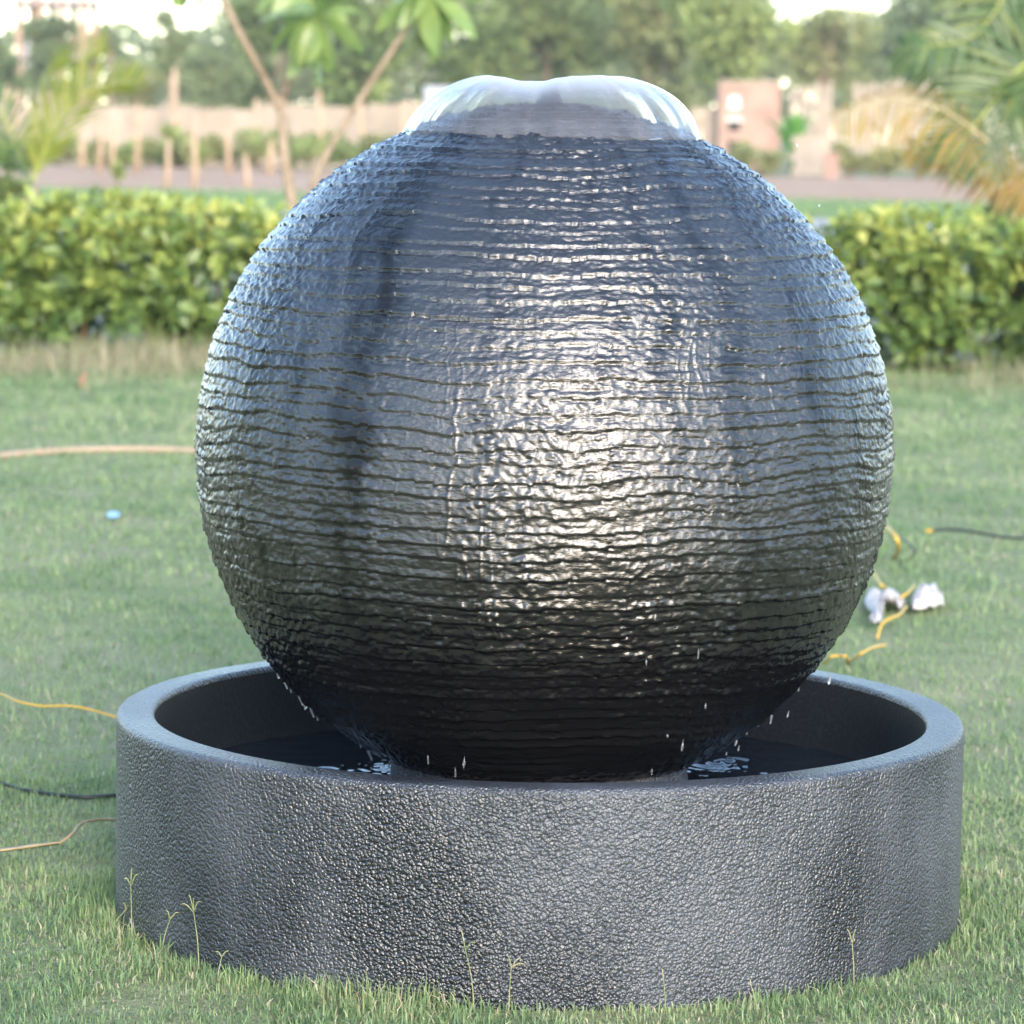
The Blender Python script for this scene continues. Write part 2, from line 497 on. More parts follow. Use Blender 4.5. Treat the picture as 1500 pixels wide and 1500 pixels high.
gm = mesh_np('grass', np.vstack(V), [np.vstack(F4), np.vstack(F3)], True, {'rnd': np.concatenate(A)})
tag(link('grass', gm, M_grass), 'short green lawn grass with dry straw mixed in', 'grass', kind='stuff')

# dry long grass along the hedge foot
n = 26000
x = rng.uniform(-4.6, 4.6, n)
yy = HEDGE_Y - np.abs(rng.normal(0, .75, n)) + .35
k = perlin(np.c_[x * .9, yy * .9, x * 0 + 5.5])
ok = k > -.35 + .0 * x
x, yy, k = x[ok], yy[ok], k[ok]; n = len(x)
v, fl, a = blades(n, np.c_[x, yy], rng.uniform(.06, .24, n) * (1 + .6 * k), np.full(n, .009), np.clip(rng.normal(.7, .35, n), 0, 1.45), 1, np.clip(rng.normal(.55, .25, n) + .3 * k, 0, 1))
tag(link('dry_grass', mesh_np('dry_grass', v, fl, True, {'rnd': a}), M_dry), 'straw coloured long dry grass along the foot of the hedge', 'dry grass', kind='stuff')

# verge grass between road and soil bed
n = 30000
d = rng.uniform(57.5, 70, n); x = rng.uniform(-14, 14, n)
v, fl, a = blades(n, np.c_[x, d - CAM_D], rng.uniform(.08, .2, n), np.full(n, .05), np.clip(rng.normal(.5, .3, n), 0, 1.3), 1, np.clip(rng.normal(.38, .15, n), 0, .8))
tag(link('verge_grass', mesh_np('verge_grass', v, fl, True, {'rnd': a}), M_grass), 'rough green verge between the road and the red soil', 'grass', kind='stuff')

# ================================================================== FOUNTAIN
RB, RI, HB = .75, .683, .354
# basin
def arc(cx, cz, r, a0, a1, n=6):
    return [(cx + r * math.cos(math.radians(t)), cz + r * math.sin(math.radians(t))) for t in np.linspace(a0, a1, n)]
prof = [(RB, -.02)] + [(RB, z) for z in np.linspace(.02, HB - .02, 12)] + arc(RB - .012, HB - .012, .012, 0, 90) + arc(RI + .010, HB - .010, .010, 90, 180)
basin = empty('fountain_basin')
v, f = lathe(prof, 360)
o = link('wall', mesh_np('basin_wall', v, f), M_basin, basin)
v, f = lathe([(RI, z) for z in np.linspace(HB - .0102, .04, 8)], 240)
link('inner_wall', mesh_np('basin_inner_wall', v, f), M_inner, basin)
v, f = lathe([(RI + .004, .049), (.001, .05)], 96)
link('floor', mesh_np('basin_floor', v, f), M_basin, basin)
tag(basin, 'low round charcoal basin with pitted sides and a flat rim, standing on the lawn', 'fountain basin')

# pedestal
ZW = HB - .14
v, f = lathe([(.275, .05), (.272, .14), (.268, ZW), (.264, .25), (.262, .285), (.250, .292), (.12, .294)], 96)
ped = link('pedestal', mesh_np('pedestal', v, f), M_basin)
tag(ped, 'dark round pedestal standing in the basin water beneath the carved ball', 'pedestal')

# ball
RS, ZC = .614, .824
NF, NBK, NT = 1080, 110, 560
ph = np.concatenate([np.linspace(-205, 25, NF, endpoint=False), np.linspace(25, 155, NBK, endpoint=False)])
ph = np.radians(ph); npz = len(ph)
la = np.radians(np.linspace(-66, 89.6, NT))
LA, PH = np.meshgrid(la, ph, indexing='ij')
LAf, PHf = LA.ravel(), PH.ravel()
nrm = np.c_[np.cos(LAf) * np.cos(PHf), np.cos(LAf) * np.sin(PHf), np.sin(LAf)]
pos = nrm * RS
Ld = np.degrees(LAf)
az = (np.degrees(PHf) + 90 + 180) % 360 - 180            # 0 = towards the camera side
wob = 1.3 * perlin(pos * 3.2) + .6 * perlin(pos * 8 + 11) + .22 * perlin(pos * 22 + 5) + .10 * perlin(pos * 55 + 2)
Lw = Ld + wob
PITCHB = 2.5
Lw = Lw + .9 * perlin(np.c_[Ld * .33, Ld * 0 + 4.4, Ld * 0])
bi = np.floor(Lw / PITCHB); u = Lw / PITCHB - bi
hsh = _h(bi.astype(np.int64) + 500, np.full(len(bi), 3), np.zeros(len(bi), np.int64)) / 4096.0
# water film zones running down meridians, and dimming painted over the lower half
azw = az + 3.5 * perlin(np.c_[Ld * .06, az * .01, az * 0]) + 1.2 * perlin(np.c_[Ld * .25, az * .02, az * 0 + 4])
sheet_ = sst(-28, -23, azw) * sst(-9, -15, azw) * sst(-30, 0, Ld) * sst(70, 50, Ld)
film_dim = np.zeros_like(az)
fn = perlin(np.c_[azw * .085, np.full(len(az), 2.2), Ld * .008])
film_dim = np.maximum(film_dim, sst(.42, .52, fn) * .7)
film_dim = np.maximum(film_dim, sst(60, 68, Ld) * .15)
for c0, hw_, l0, l1, st in ((-54, 5, -60, 80, .9), (-32, 4.5, -50, 72, .95), (-44, 2, -60, 60, .6), (-68, 3, -60, 60, .6), (20, 1.6, -40, 75, .5), (33, 2.6, -60, 75, .6), (50, 3, -60, 70, .75), (62, 2.5, -60, 60, .6), (-10, 1.2, 5, 72, .4), (10, 1.4, -60, 70, .4), (-4, 1.2, -60, -10, .6)):
    film_dim = np.maximum(film_dim, st * sst(hw_ * 1.7, hw_ * .25, np.abs(.9 * perlin(np.c_[Ld * .5, azw * .4, Ld * 0 + 1]) + azw + 1.5 * perlin(np.c_[Ld * .09, Ld * 0 + c0, Ld * 0]) - c0)) * sst(l0 - 8, l0 + 8, Ld) * sst(l1 + 8, l1 - 8, Ld) * np.clip(.6 + .9 * perlin(np.c_[Ld * .10, azw * .25, Ld * 0 + c0]), 0, 1))
film_dim = np.maximum(film_dim, .92 * sst(-2 + 8 * perlin(np.c_[azw * .11, Ld * 0 + 3, Ld * 0]), -36 + 8 * perlin(np.c_[azw * .11, Ld * 0 + 3, Ld * 0]), Ld))  # underside darkened by cutting its reflectance through this mask
stream = film_dim.copy()
film_dim = np.clip(film_dim, 0, 1)
calm = 1 - .32 * film_dim * sst(-20, 0, Ld) - .62 * sheet_
# courses: each ends in a lip over a groove
amp = .55 + .9 * hsh
gm_ = np.clip(.30 + 1.0 * perlin(np.c_[PHf * 6.0 * np.cos(LAf), bi * 3.7, np.full(len(bi), 1.5)]) + .9 * perlin(np.c_[PHf * 19.0 * np.cos(LAf), bi * 5.1, np.full(len(bi), 7.5)]), .04, 1.3)
lip = (.0034 + .0016 * sst(0, -30, Ld)) * amp * (1 - u) ** 1.3
gw_ = .05 + .035 * np.clip(perlin(pos * 9 + 31) + .3, 0, 1)
groove = -.0056 * gm_ * np.exp(-((np.minimum(u, 1 - u)) / gw_) ** 2)
step2 = perlin(np.c_[azw * .13, bi * 1.7, bi * 0 + 6.1])
second = -.0034 * np.clip(step2 * 2, 0, 1) * np.exp(-((u - .52 - .1 * step2) / .06) ** 2)
# chisel scallops
sx = PHf * np.cos(LAf) * RS / .0155; sy = Lw * math.pi / 180 * RS / .0105
w1, wid = worley2(sx + .9 * sy * .35 + 40, sy + 40)
keep = ((wid & 15) / 15.0)
scal = np.maximum(0, .75 - w1) * (.25 + .9 * keep)
scm = np.clip(.55 + .9 * perlin(pos * 5.5 + 21), .1, 1.2)
fine = perlin(np.c_[pos[:, 0] * 52, pos[:, 1] * 52, pos[:, 2] * 125])
fine2 = perlin(np.c_[pos[:, 0] * 120, pos[:, 1] * 120, pos[:, 2] * 170] + 8)
disp = (lip + groove * (1 - .45 * film_dim) + second * calm + .0050 * scal * scm * calm
        + .0015 * fine * calm + .0010 * fine2 * calm)
# fine rivulet ridges on meridians
riv = np.abs(perlin(np.c_[azw * .42, Ld * .035, az * 0 + 9.4]))
disp += .0016 * np.exp(-(riv / .06) ** 2) * np.clip(perlin(np.c_[azw * .12, Ld * .03, az * 0 + 2]) * 2.2, 0, 1)
edge = np.abs(film_dim - .4)
disp += .0012 * film_dim
disp *= sst(89.5, 84, Ld) * .85 + .15
P3 = nrm * (RS + disp - .003)[:, None]
P3[:, 2] *= np.where(P3[:, 2] > 0, .985, 1.0)                # slightly flattened crown
ii, jj = np.meshgrid(np.arange(NT - 1), np.arange(npz), indexing='ij')
j2 = (jj + 1) % npz
f4 = np.stack([ii * npz + jj, ii * npz + j2, (ii + 1) * npz + j2, (ii + 1) * npz + jj], -1).reshape(-1, 4)
ball = empty('fountain_ball', (0, 0, ZC))
link('stone_ball', mesh_np('stone_ball', P3, f4, True, {'film_dim': film_dim, 'sheet': sheet_}), M_stone, ball)
nz0 = RS * .985 - .012
v, f = lathe([(.024, nz0 - .01), (.024, nz0 + .018), (.019, nz0 + .022), (.019, nz0 + .036), (.014, nz0 + .038), (.001, nz0 + .038)], 32)
link('nozzle', mesh_np('nozzle', v, f), M_nozzle, ball)
tag(ball, 'large wet black stone ball carved in rough level courses, set in the round basin', 'fountain ball')

# water bell over the ball
zl = ZC + .985 * math.sqrt(RS ** 2 - .266 ** 2)
k = (CAM_D / FPX)
half = [(0, 121), (28, 119.5), (50, 116), (75, 112.5), (100, 112), (125, 117), (150, 127), (172, 140), (190, 155), (205, 172), (215, 190), (222, 203)]
pr = spline([(r * k, 0, (203 - y) * k + zl - .004) for r, y in half], 60)
na = 220
ang = np.linspace(0, 2 * np.pi, na, endpoint=False)
R_, AN = np.meshgrid(np.arange(60), ang, indexing='ij')
rr = pr[R_, 0]; zz = pr[R_, 2]
sgn = np.cos(AN)                                          # +1 right, -1 left
frac = rr / (218 * k)
rr = rr * (1 + .018 * sgn * frac)
rr = np.where(sgn < 0, rr * (1 - .06 * (-sgn) * np.sin(np.clip(frac, 0, 1) * np.pi)), rr * (1 + .05 * sgn * np.sin(np.clip(frac, 0, 1) * np.pi)))
pw = np.c_[np.cos(AN).ravel() * 5, np.sin(AN).ravel() * 5, frac.ravel() * 2.2]
wv = perlin(pw).reshape(rr.shape); wv2 = perlin(pw * np.array([4.5, 4.5, 1.0]) + 3).reshape(rr.shape)
zz = zz + (.0042 * wv + .0004 * wv2) * frac
rr = rr + (.0007 * wv2 + .003 * wv) * frac ** 2
zz = zz - .012 * np.exp(-((rr * np.cos(AN) + .032) / .055) ** 2) * sst(.95, .55, frac)
outer = np.stack([rr * np.cos(AN), rr * np.sin(AN), zz], -1)
inner = np.stack([np.maximum(rr - .0035 * frac - .0005, 0.0005) * np.cos(AN), np.maximum(rr - .0035 * frac - .0005, 0.0005) * np.sin(AN), zz - .0032], -1)
nn = 60 * na
i, j = np.meshgrid(np.arange(59), np.arange(na), indexing='ij'); j2 = (j + 1) % na
fo = np.stack([i * na + j, (i + 1) * na + j, (i + 1) * na + j2, i * na + j2], -1).reshape(-1, 4)
fi = nn + fo[:, ::-1]
jr = np.arange(na); jr2 = (jr + 1) % na
fr = np.stack([59 * na + jr, nn + 59 * na + jr, nn + 59 * na + jr2, 59 * na + jr2], -1)
fc = np.stack([jr2, nn + jr2, nn + jr, jr], -1)
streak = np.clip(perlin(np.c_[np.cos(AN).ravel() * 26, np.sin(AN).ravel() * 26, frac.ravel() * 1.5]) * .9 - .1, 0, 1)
foam_sheen = (.58 + .10 * streak) * sst(.90, .50, frac.ravel()) + streak * .05 + .06 * sst(.93, 1.0, frac.ravel()) * np.clip(.5 + perlin(pw * 2.5), 0, 1)  # streaks are aerated water; crest white paints the grazing sky reflection
bell = link('water_bell', mesh_np('water_bell', np.vstack([outer.reshape(-1, 3), inner.reshape(-1, 3)]), [np.vstack([fo, fi, fr, fc])], True, {'foam_sheen': np.concatenate([foam_sheen, foam_sheen])}), M_bell)
tag(bell, 'clear bell of water welling from the nozzle over the top of the ball', 'water')

# pool surface with rings
nr, na = 100, 300
rad = np.linspace(.262, RI + .002, nr); ang = np.linspace(0, 2 * np.pi, na, endpoint=False)
RR, AN = np.meshgrid(rad, ang, indexing='ij')
X, Yv = (RR * np.cos(AN)).ravel(), (RR * np.sin(AN)).ravel()
zz = .0016 * perlin(np.c_[X * 9, Yv * 22, X * 0]) + .0007 * perlin(np.c_[X * 30, Yv * 50, X * 0 + 4])
for px, py, am, lam in ((1060, 1116, .0028, .030), (1100, 1121, .0012, .02), (600, 1126, .0016, .026), (480, 1128, .0012, .03), (560, 1124, .0012, .02), (1160, 1080, .0014, .03), (680, 1135, .0015, .025), (900, 1136, .002, .03)):
    q = ground(px, py, ZW)
    dd = np.hypot(X - q[0], Yv - q[1])
    zz += am * np.cos(2 * np.pi * dd / lam) * np.exp(-(dd / (2.6 * lam)) ** 2)
i, j = np.meshgrid(np.arange(nr - 1), np.arange(na), indexing='ij'); j2 = (j + 1) % na
f = np.stack([i * na + j, (i + 1) * na + j, (i + 1) * na + j2, i * na + j2], -1).reshape(-1, 4)
tag(link('pool_water', mesh_np('pool_water', np.c_[X, Yv, zz + ZW], f), M_water), kind='structure')

# falling drops
def drop_mesh(name, ln, wd, seed):
    r = np.random.default_rng(seed)
    t = np.linspace(0, 1, 10)
    prof_ = np.sin(np.pi * np.clip(t, .0, 1)) ** .6 * (1 - .45 * t) * wd * (1 + .25 * np.sin(t * 9 + seed))
    pts = np.c_[.12 * ln * t * (r.random() - .5) * 2, 0 * t, (t - .5) * ln]
    mb = MB().tube(pts, np.maximum(prof_, .0003), 10)
    me = mb.mesh(name, True)
    a = me.attributes.new('foam_sheen', 'FLOAT', 'POINT'); a.data.foreach_set('value', np.full(len(me.vertices), .1, np.float32))
    return me
dm2 = [drop_mesh('drip', .024, .0040, 5), drop_mesh('drip', .016, .0036, 6), drop_mesh('drip', .010, .0036, 7), drop_mesh('drip', .032, .0048, 8)]
dm = [drop_mesh('water_drop', .020, .0032, 1), drop_mesh('water_drop', .013, .0030, 2), drop_mesh('water_drop', .009, .0034, 3), drop_mesh('water_drop', .026, .0036, 4)]
drops = [(947, 970, 1, 'f'), (1023, 958, 0, 'f'), (1034, 1034, 1, 'f'), (978, 1078, 2, 'f'), (999, 1092, 3, 'f'),
         (955, 1130, 1, 'f'), (1215, 996, 0, 's'), (1158, 1010, 1, 's'), (1154, 1046, 0, 's'), (1084, 1062, 2, 's'), (1062, 1086, 0, 's'),
         (1060, 1104, 2, 's'), (1070, 1074, 2, 's'), (433, 990, 1, 's'), (438, 1001, 3, 's'), (444, 1012, 1, 's'), (466, 1034, 2, 's'), (1120, 1052, 3, 's'), (1082, 1096, 1, 's'), (456, 1023, 3, 's'), (473, 1043, 3, 's'), (478, 1036, 0, 's'), (503, 1053, 1, 's'),
         (535, 1080, 1, 's'), (541, 1103, 3, 's'), (570, 1095, 0, 's'), (578, 1093, 1, 's'), (575, 1117, 3, 's'), (588, 1127, 0, 's'), (627, 1113, 0, 'f'),
         (679, 1117, 3, 'f'), (667, 1132, 0, 'f'), (1168, 212, 1, 'b'), (1200, 300, 2, 'b')]
GD = {'f': ('clear drop of water falling past the lower front of the ball', 'drops in front of the ball', -.60),
      's': ('clear drop of water falling beside the underside of the ball into the basin', 'drops beside the ball', -.02),
      'b': ('stray droplet flung into the air clear of the ball', 'stray droplets in the air', .05)}
for px, py, kx, where in drops:
    lab, grp, Y = GD[where]
    q = at(px, py, Y)
    if where == 's':                                     # clear of the underside of the ball
        while np.linalg.norm(q - np.array([0, 0, ZC])) < RS + .006 + .022 * ((px * 7 + py * 3) % 11) / 11:
            px += -2 if px < 800 else 2
            q = at(px, py, Y)
    if where == 'f':                                     # keep the drop just off the stone
        zrel = q[2] - ZC
        rr_ = math.sqrt(max(RS ** 2 - zrel ** 2, 0.05)) if abs(zrel) < RS else .27
        Y = -math.sqrt(max((rr_ + .025) ** 2 - q[0] ** 2, .01))
        q = at(px, py, Y)
    o = link('water_drop', dm2[kx], M_drop2, None, q) if where == 's' else link('water_drop', dm[kx], M_drop, None, q)
    tilt = .35 if px < 560 else (-.18 if where == 's' else .05 * random.uniform(-1, 1))
    o.rotation_euler = (0, -tilt, random.uniform(0, 6))
    o.rotation_euler = (random.uniform(-.1, .1), -tilt, 0)
    o.scale = (.7, .7, .85)
    if where == 'b': o.scale = (.3, .3, .7)
    if where == 's': k_ = random.uniform(.35, .75); o.scale = (k_, k_, k_ * random.uniform(1.0, 1.5))
    tag(o, lab, 'water drop', grp)

# ================================================================== HEDGE
def leafs(cen, dirv, nrmv, ln, wd, rnd, fold=.25):
    """pointed folded leaves: 6 verts, 4 faces"""
    n = len(cen)
    dirv = dirv / (np.linalg.norm(dirv, axis=1)[:, None] + 1e-9)
    s = np.cross(dirv, nrmv); s /= np.linalg.norm(s, axis=1)[:, None] + 1e-9
    nn_ = np.cross(s, dirv)
    L_ = ln[:, None]; W_ = wd[:, None] / 2
    b = cen - dirv * L_ * .5
    t = cen + dirv * L_ * .5 - nn_ * L_ * .12
    mid = cen
    l = cen + s * W_ + nn_ * W_ * fold; r = cen - s * W_ + nn_ * W_ * fold
    v = np.stack([b, l, t, r, mid], 1).reshape(-1, 3)
    i = np.arange(n)[:, None] * 5
    f = np.vstack([i + np.array([0, 4, 1]), i + np.array([1, 4, 2]), i + np.array([2, 4, 3]), i + np.array([3, 4, 0])])
    return v, f, np.repeat(rnd, 5)

def rand_unit(n):
    a = rng.normal(size=(n, 3)); return a / np.linalg.norm(a, axis=1)[:, None]

hedge = empty('hedge', (0, HEDGE_Y + .5, 0))
HX = 5.4
def hedge_top(x):
    return .86 + .11 * perlin(np.c_[x * 1.1, x * 0 + .3, x * 0]) + .05 * perlin(np.c_[x * 3.7, x * 0 + 2.1, x * 0]) + .05 * np.exp(-((x + 2.95) / .35) ** 2)
# twig clusters: leaves grow as whorls at shoot tips spread over the hedge shell
ns = 5400
sx = rng.uniform(-HX, HX, ns)
top = hedge_top(sx)
tz = rng.beta(1.25, 1.1, ns)
sz = .03 + tz * (top - .03)
depth = np.where(rng.random(ns) < .55, rng.uniform(0, .22, ns), rng.uniform(.3, .8, ns))
bulge = .24 * perlin(np.c_[sx * 1.6, sz * 2.4, sx * 0 + 1.7]) + .10 * perlin(np.c_[sx * 4.5, sz * 5, sx * 0 + 8])
hole = perlin(np.c_[sx * 2.3, sz * 3.2, sx * 0 + 15]) + .55 * perlin(np.c_[sx * 5.2, sz * 6, sx * 0 + 25])
ok = (hole > -.30) | (depth > .35)
low = sz < .20
ok &= ~(low & (perlin(np.c_[sx * 1.8, sz * 0, sx * 0 + 33]) < -.2))
sy = HEDGE_Y + depth - bulge + np.where(sz > top - .12, .12, 0) + .12 * np.clip((.25 - sz) / .25, 0, 1)
# a few upright shoots above the clipped top
sx, sy, sz, top, depth = sx[ok], sy[ok], sz[ok], top[ok], depth[ok]
ns = len(sx)
V = []; F = []; A = []; off = 0
per = 7
cen0 = np.c_[sx, sy, sz]
axis = np.c_[rng.normal(0, .5, ns), -.65 + rng.normal(0, .4, ns), rng.uniform(.0, 1.1, ns)]
axis /= np.linalg.norm(axis, axis=1)[:, None]
tone = np.clip(.18 + .62 * ((sz / top) ** 2.2) + rng.normal(0, .13, ns) - .25 * (depth > .3), 0, 1)  # yellower towards the top; inner leaves darkened to paint shade in the gaps
for q in range(per):
    d = axis * rng.uniform(.3, .9, (ns, 1)) + rand_unit(ns) * .75
    d /= np.linalg.norm(d, axis=1)[:, None]
    ln_ = rng.uniform(.075, .155, ns)
    c = cen0 + d * ln_[:, None] * .6 + rand_unit(ns) * .012
    nv = rand_unit(ns) * .6 + np.array([0, -.35, .75])
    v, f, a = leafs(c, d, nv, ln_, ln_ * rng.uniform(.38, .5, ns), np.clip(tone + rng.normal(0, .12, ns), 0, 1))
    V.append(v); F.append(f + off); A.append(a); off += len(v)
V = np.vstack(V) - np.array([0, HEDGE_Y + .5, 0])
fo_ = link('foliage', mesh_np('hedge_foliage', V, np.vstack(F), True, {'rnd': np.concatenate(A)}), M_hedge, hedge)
fo_['kind'] = 'stuff'
for i in range(34):
    x = -HX + (i + .5) * 2 * HX / 34 + random.uniform(-.1, .1)
    y0 = HEDGE_Y + random.uniform(.15, .55)
    hh = random.uniform(.45, .65)
    lx, ly = random.uniform(-.12, .12), random.uniform(-.12, .1)
    mb = MB()
    base = np.array([x, y0, -.02])
    mb.tube(spline([base, base + (lx * .4, ly * .3, hh * .5), base + (lx, ly, hh)], 6), np.linspace(.014, .007, 6), 6)
    fk = base + (lx * .4, ly * .3, hh * .5)
    mb.tube([fk, fk + (random.uniform(-.2, .2), random.uniform(-.15, .1), hh * .45)], [.009, .005], 5)
    me = mb.mesh('hedge_stem', True); me.transform(Matrix.Translation((0, -HEDGE_Y - .5, 0)))
    link('stem', me, M_stem, hedge)
tag(hedge, 'clipped leafy hedge with yellow green shoots on top running behind the lawn', 'hedge')

# ================================================================== PLUMERIA behind the hedge
PY = 18.2
plum = empty('plumeria_tree', at(440, 486, PY))
P0 = np.array(plum.location)
def pxpath(pts, Y):
    return np.array([at(a, b, Y + (c[0] if c else 0)) for a, b, *c in pts])
mb = MB()
px1 = mpp(PY)
mb.tube(spline(np.vstack([[P0 + (0, 0, -.03)], pxpath([(436, 400), (428, 300), (416, 225), (412, 158)], PY)]), 16) - P0, np.linspace(.052, .034, 16), 10)
link('trunk', mb.mesh('plumeria_trunk', True), M_bark, plum)
limbs = [([(413, 165), (385, 110), (352, 50), (318, -18), (285, -74)], -.25, .030, .021),
         ([(412, 160), (422, 95), (440, 20), (448, -30)], .30, .030, .020),
         ([(418, 140), (430, 95), (446, 58), (463, 24)], -.30, .021, .015),
         ([(440, 330), (470, 242), (525, 150), (575, 72), (628, -8)], .15, .027, .019)]
tips = []
for pts, dy, r0, r1 in limbs:
    q = np.array([at(a, b, PY + dy * i / (len(pts) - 1)) for i, (a, b) in enumerate(pts)])
    mb = MB(); mb.tube(spline(q, 14) - P0, np.linspace(r0, r1, 14), 9)
    link('limb', mb.mesh('plumeria_limb', True), M_bark, plum)
    tips.append(q[-1])
def plum_leaf(seed):
    r = np.random.default_rng(seed)
    t = np.linspace(0, 1, 9)
    wdt = .058 * np.sin(np.pi * t ** 1.25) ** .8 + .004 * (t < .9)
    zz_ = -.16 * t ** 2 * (1 + .4 * r.random())
    xx = .40 * t * (1 - .12 * t)
    c = np.c_[xx, 0 * t, zz_]
    v = np.stack([c + np.c_[0 * t, wdt, .18 * wdt], c, c - np.c_[0 * t, wdt, -.18 * wdt]], 1).reshape(-1, 3)
    f = [(i * 3 + j, i * 3 + j + 1, i * 3 + j + 4, i * 3 + j + 3) for i in range(8) for j in range(2)]
    return mesh_np('plumeria_leaf', v, np.array(f))
pl = [plum_leaf(i) for i in range(3)]
for ti, tp in enumerate(tips):
    for i in range(26):
        a = i * 2.399 + ti
        el = random.uniform(-1.35, -.25) if i < 20 else random.uniform(.1, .8)
        o = link('leaf', pl[i % 3], M_frang, plum, Vector(tp - P0))
        o.rotation_euler = (Matrix.Rotation(a, 3, 'Z') @ Matrix.Rotation(-el, 3, 'Y') @ Matrix.Rotation(random.uniform(-1.1, 1.1), 3, 'X')).to_euler()
        s_ = random.uniform(.85, 1.2); o.scale = (s_, s_, s_)
tag(plum, 'slender forked tree with bare pale limbs and long drooping leaves in rosettes', 'tree')

# ================================================================== PALMS
def frond(parent, origin, pts, nleaf, llen, mats, r0=.012, droop=.6, spread=.9, hw=.019, roll=1.15):
    P_ = spline(pts, 40)
    mb = MB(); mb.tube(P_ - origin, np.linspace(r0, r0 * .25, 40), 6)
    fr_ = link('frond', mb.mesh('palm_rachis', True), mats[0], parent)
    tg = np.gradient(P_, axis=0); tg /= np.linalg.norm(tg, axis=1)[:, None]
    V = []; F = []; A = []; off = 0
    nleaf = int(nleaf * 1.15)
    for s in (-1, 1):
        tt = np.linspace(.12, 1, nleaf) + rng.uniform(-.004, .004, nleaf)
        idx = np.clip(tt, 0, 1) * 39
        i0 = np.minimum(idx.astype(int), 38); fr = (idx - i0)[:, None]
        b = P_[i0] * (1 - fr) + P_[i0 + 1] * fr
        T = tg[i0]
        side = np.cross(T, [0, 0, 1.0]); side /= np.linalg.norm(side, axis=1)[:, None] + 1e-9
        side = side * math.cos(roll) + np.cross(side, T) * math.sin(roll)
        ln_ = llen * (np.sin(np.pi * np.clip(tt * .78 + .16, 0, 1)) ** .7) * rng.uniform(.85, 1.1, nleaf)
        d = T * spread * rng.uniform(.7, 1.1, nleaf)[:, None] + s * side * 1.0 + np.array([0, 0, .12]) + rng.normal(0, .08, (nleaf, 3))
        d /= np.linalg.norm(d, axis=1)[:, None]
        k1 = b + d * ln_[:, None] * .5 + np.array([0, 0, -1]) * (ln_ * droop * .12)[:, None]
        k2 = b + d * ln_[:, None] + np.array([0, 0, -1]) * (ln_ * droop * rng.uniform(.35, .65, nleaf))[:, None]
        wv_ = np.cross(d, [0, 0, 1.0]) * .15 + T
        wv_ /= np.linalg.norm(wv_, axis=1)[:, None]
        v = np.stack([b - wv_ * hw * .5, b + wv_ * hw * .5, k1 - wv_ * hw, k1 + wv_ * hw, k2], 1).reshape(-1, 3)
        i = np.arange(nleaf)[:, None] * 5
        F += [(i + np.array([0, 1, 3, 2]) + off, i + np.array([2, 3, 4]) + off)]
        V.append(v); off += len(v)
        A.append(np.repeat(np.clip(rng.normal(.5, .22, nleaf), 0, 1), 5))
    me = mesh_np('palm_leaflets', np.vstack(V) - origin, [np.vstack([a for a, b_ in F]), np.vstack([b_ for a, b_ in F])], True, {'rnd': np.concatenate(A)})
    lf = link('leaflets', me, mats[1], fr_)
    lf['kind'] = 'stuff'

# right palm: crown just outside the frame, past the end of the lawn
QY = 17.6
base = at(1660, 500, QY); base[2] = 0
rp = empty('coconut_palm', base)
O = np.array(base)
mb = MB(); mb.tube(spline([O + (0, 0, -.03), O + (-.02, 0, .35), O + (-.03, .02, .75)], 10) - O, np.linspace(.13, .09, 10), 12)
link('trunk', mb.mesh('palm_trunk', True), M_bark, rp)
crown = O + (-.03, .02, .72)
def fr_px(pts):
    return np.vstack([[crown], [at(a, b, QY + dy) for a, b, dy in pts]])
G = (M_rachis, M_palm); YG = (M_rachis, M_palmy); DR = (M_rachisd, M_palmd)
frond(rp, O, fr_px([(1600, 200, -.1), (1520, 90, -.25), (1455, 150, -.4), (1388, 238, -.45)]), 52, .62, G, .020, .35, .75)
frond(rp, O, fr_px([(1590, 160, .1), (1510, 20, .2), (1462, 75, .3), (1398, 172, .35)]), 50, .60, G, .017, .35, .75)
frond(rp, O, fr_px([(1560, 290, -.2), (1480, 235, -.4), (1390, 165, -.6), (1310, 146, -.75), (1225, 172, -.9)]), 44, .40, DR, .014, 1.2, .7, .010)
frond(rp, O, fr_px([(1580, 300, 0), (1500, 262, -.05), (1420, 226, -.1), (1330, 214, -.2)]), 40, .36, (M_rachis, M_palmd), .012, .7, .8)
frond(rp, O, fr_px([(1600, 120, .3), (1540, -20, .5), (1440, -75, .7), (1340, -50, .9)]), 48, .62, G, .016, .5, .6)
frond(rp, O, fr_px([(1640, 100, .0), (1560, -80, .1), (1490, -30, .15), (1430, 50, .1), (1350, 70, .0)]), 46, .55, G, .014, .4, .8)
frond(rp, O, fr_px([(1570, 250, .4), (1480, 120, .8), (1400, 80, 1.1), (1320, 70, 1.4)]), 48, .55, G, .013, .45, .7)
frond(rp, O, fr_px([(1580, 330, .3), (1510, 330, .5), (1450, 300, .7)]), 36, .42, G, .012, .5, .7)
frond(rp, O, fr_px([(1700, 120, .2), (1780, -20, .4), (1880, 10, .6)]), 40, .5, G, .014, .6)
frond(rp, O, fr_px([(1680, 140, -.6), (1720, 60, -1.2), (1790, 140, -1.7)]), 40, .5, G, .014, .6)
tag(rp, 'young coconut palm with green fronds and a yellowed drooping frond above the hedge', 'palm tree')

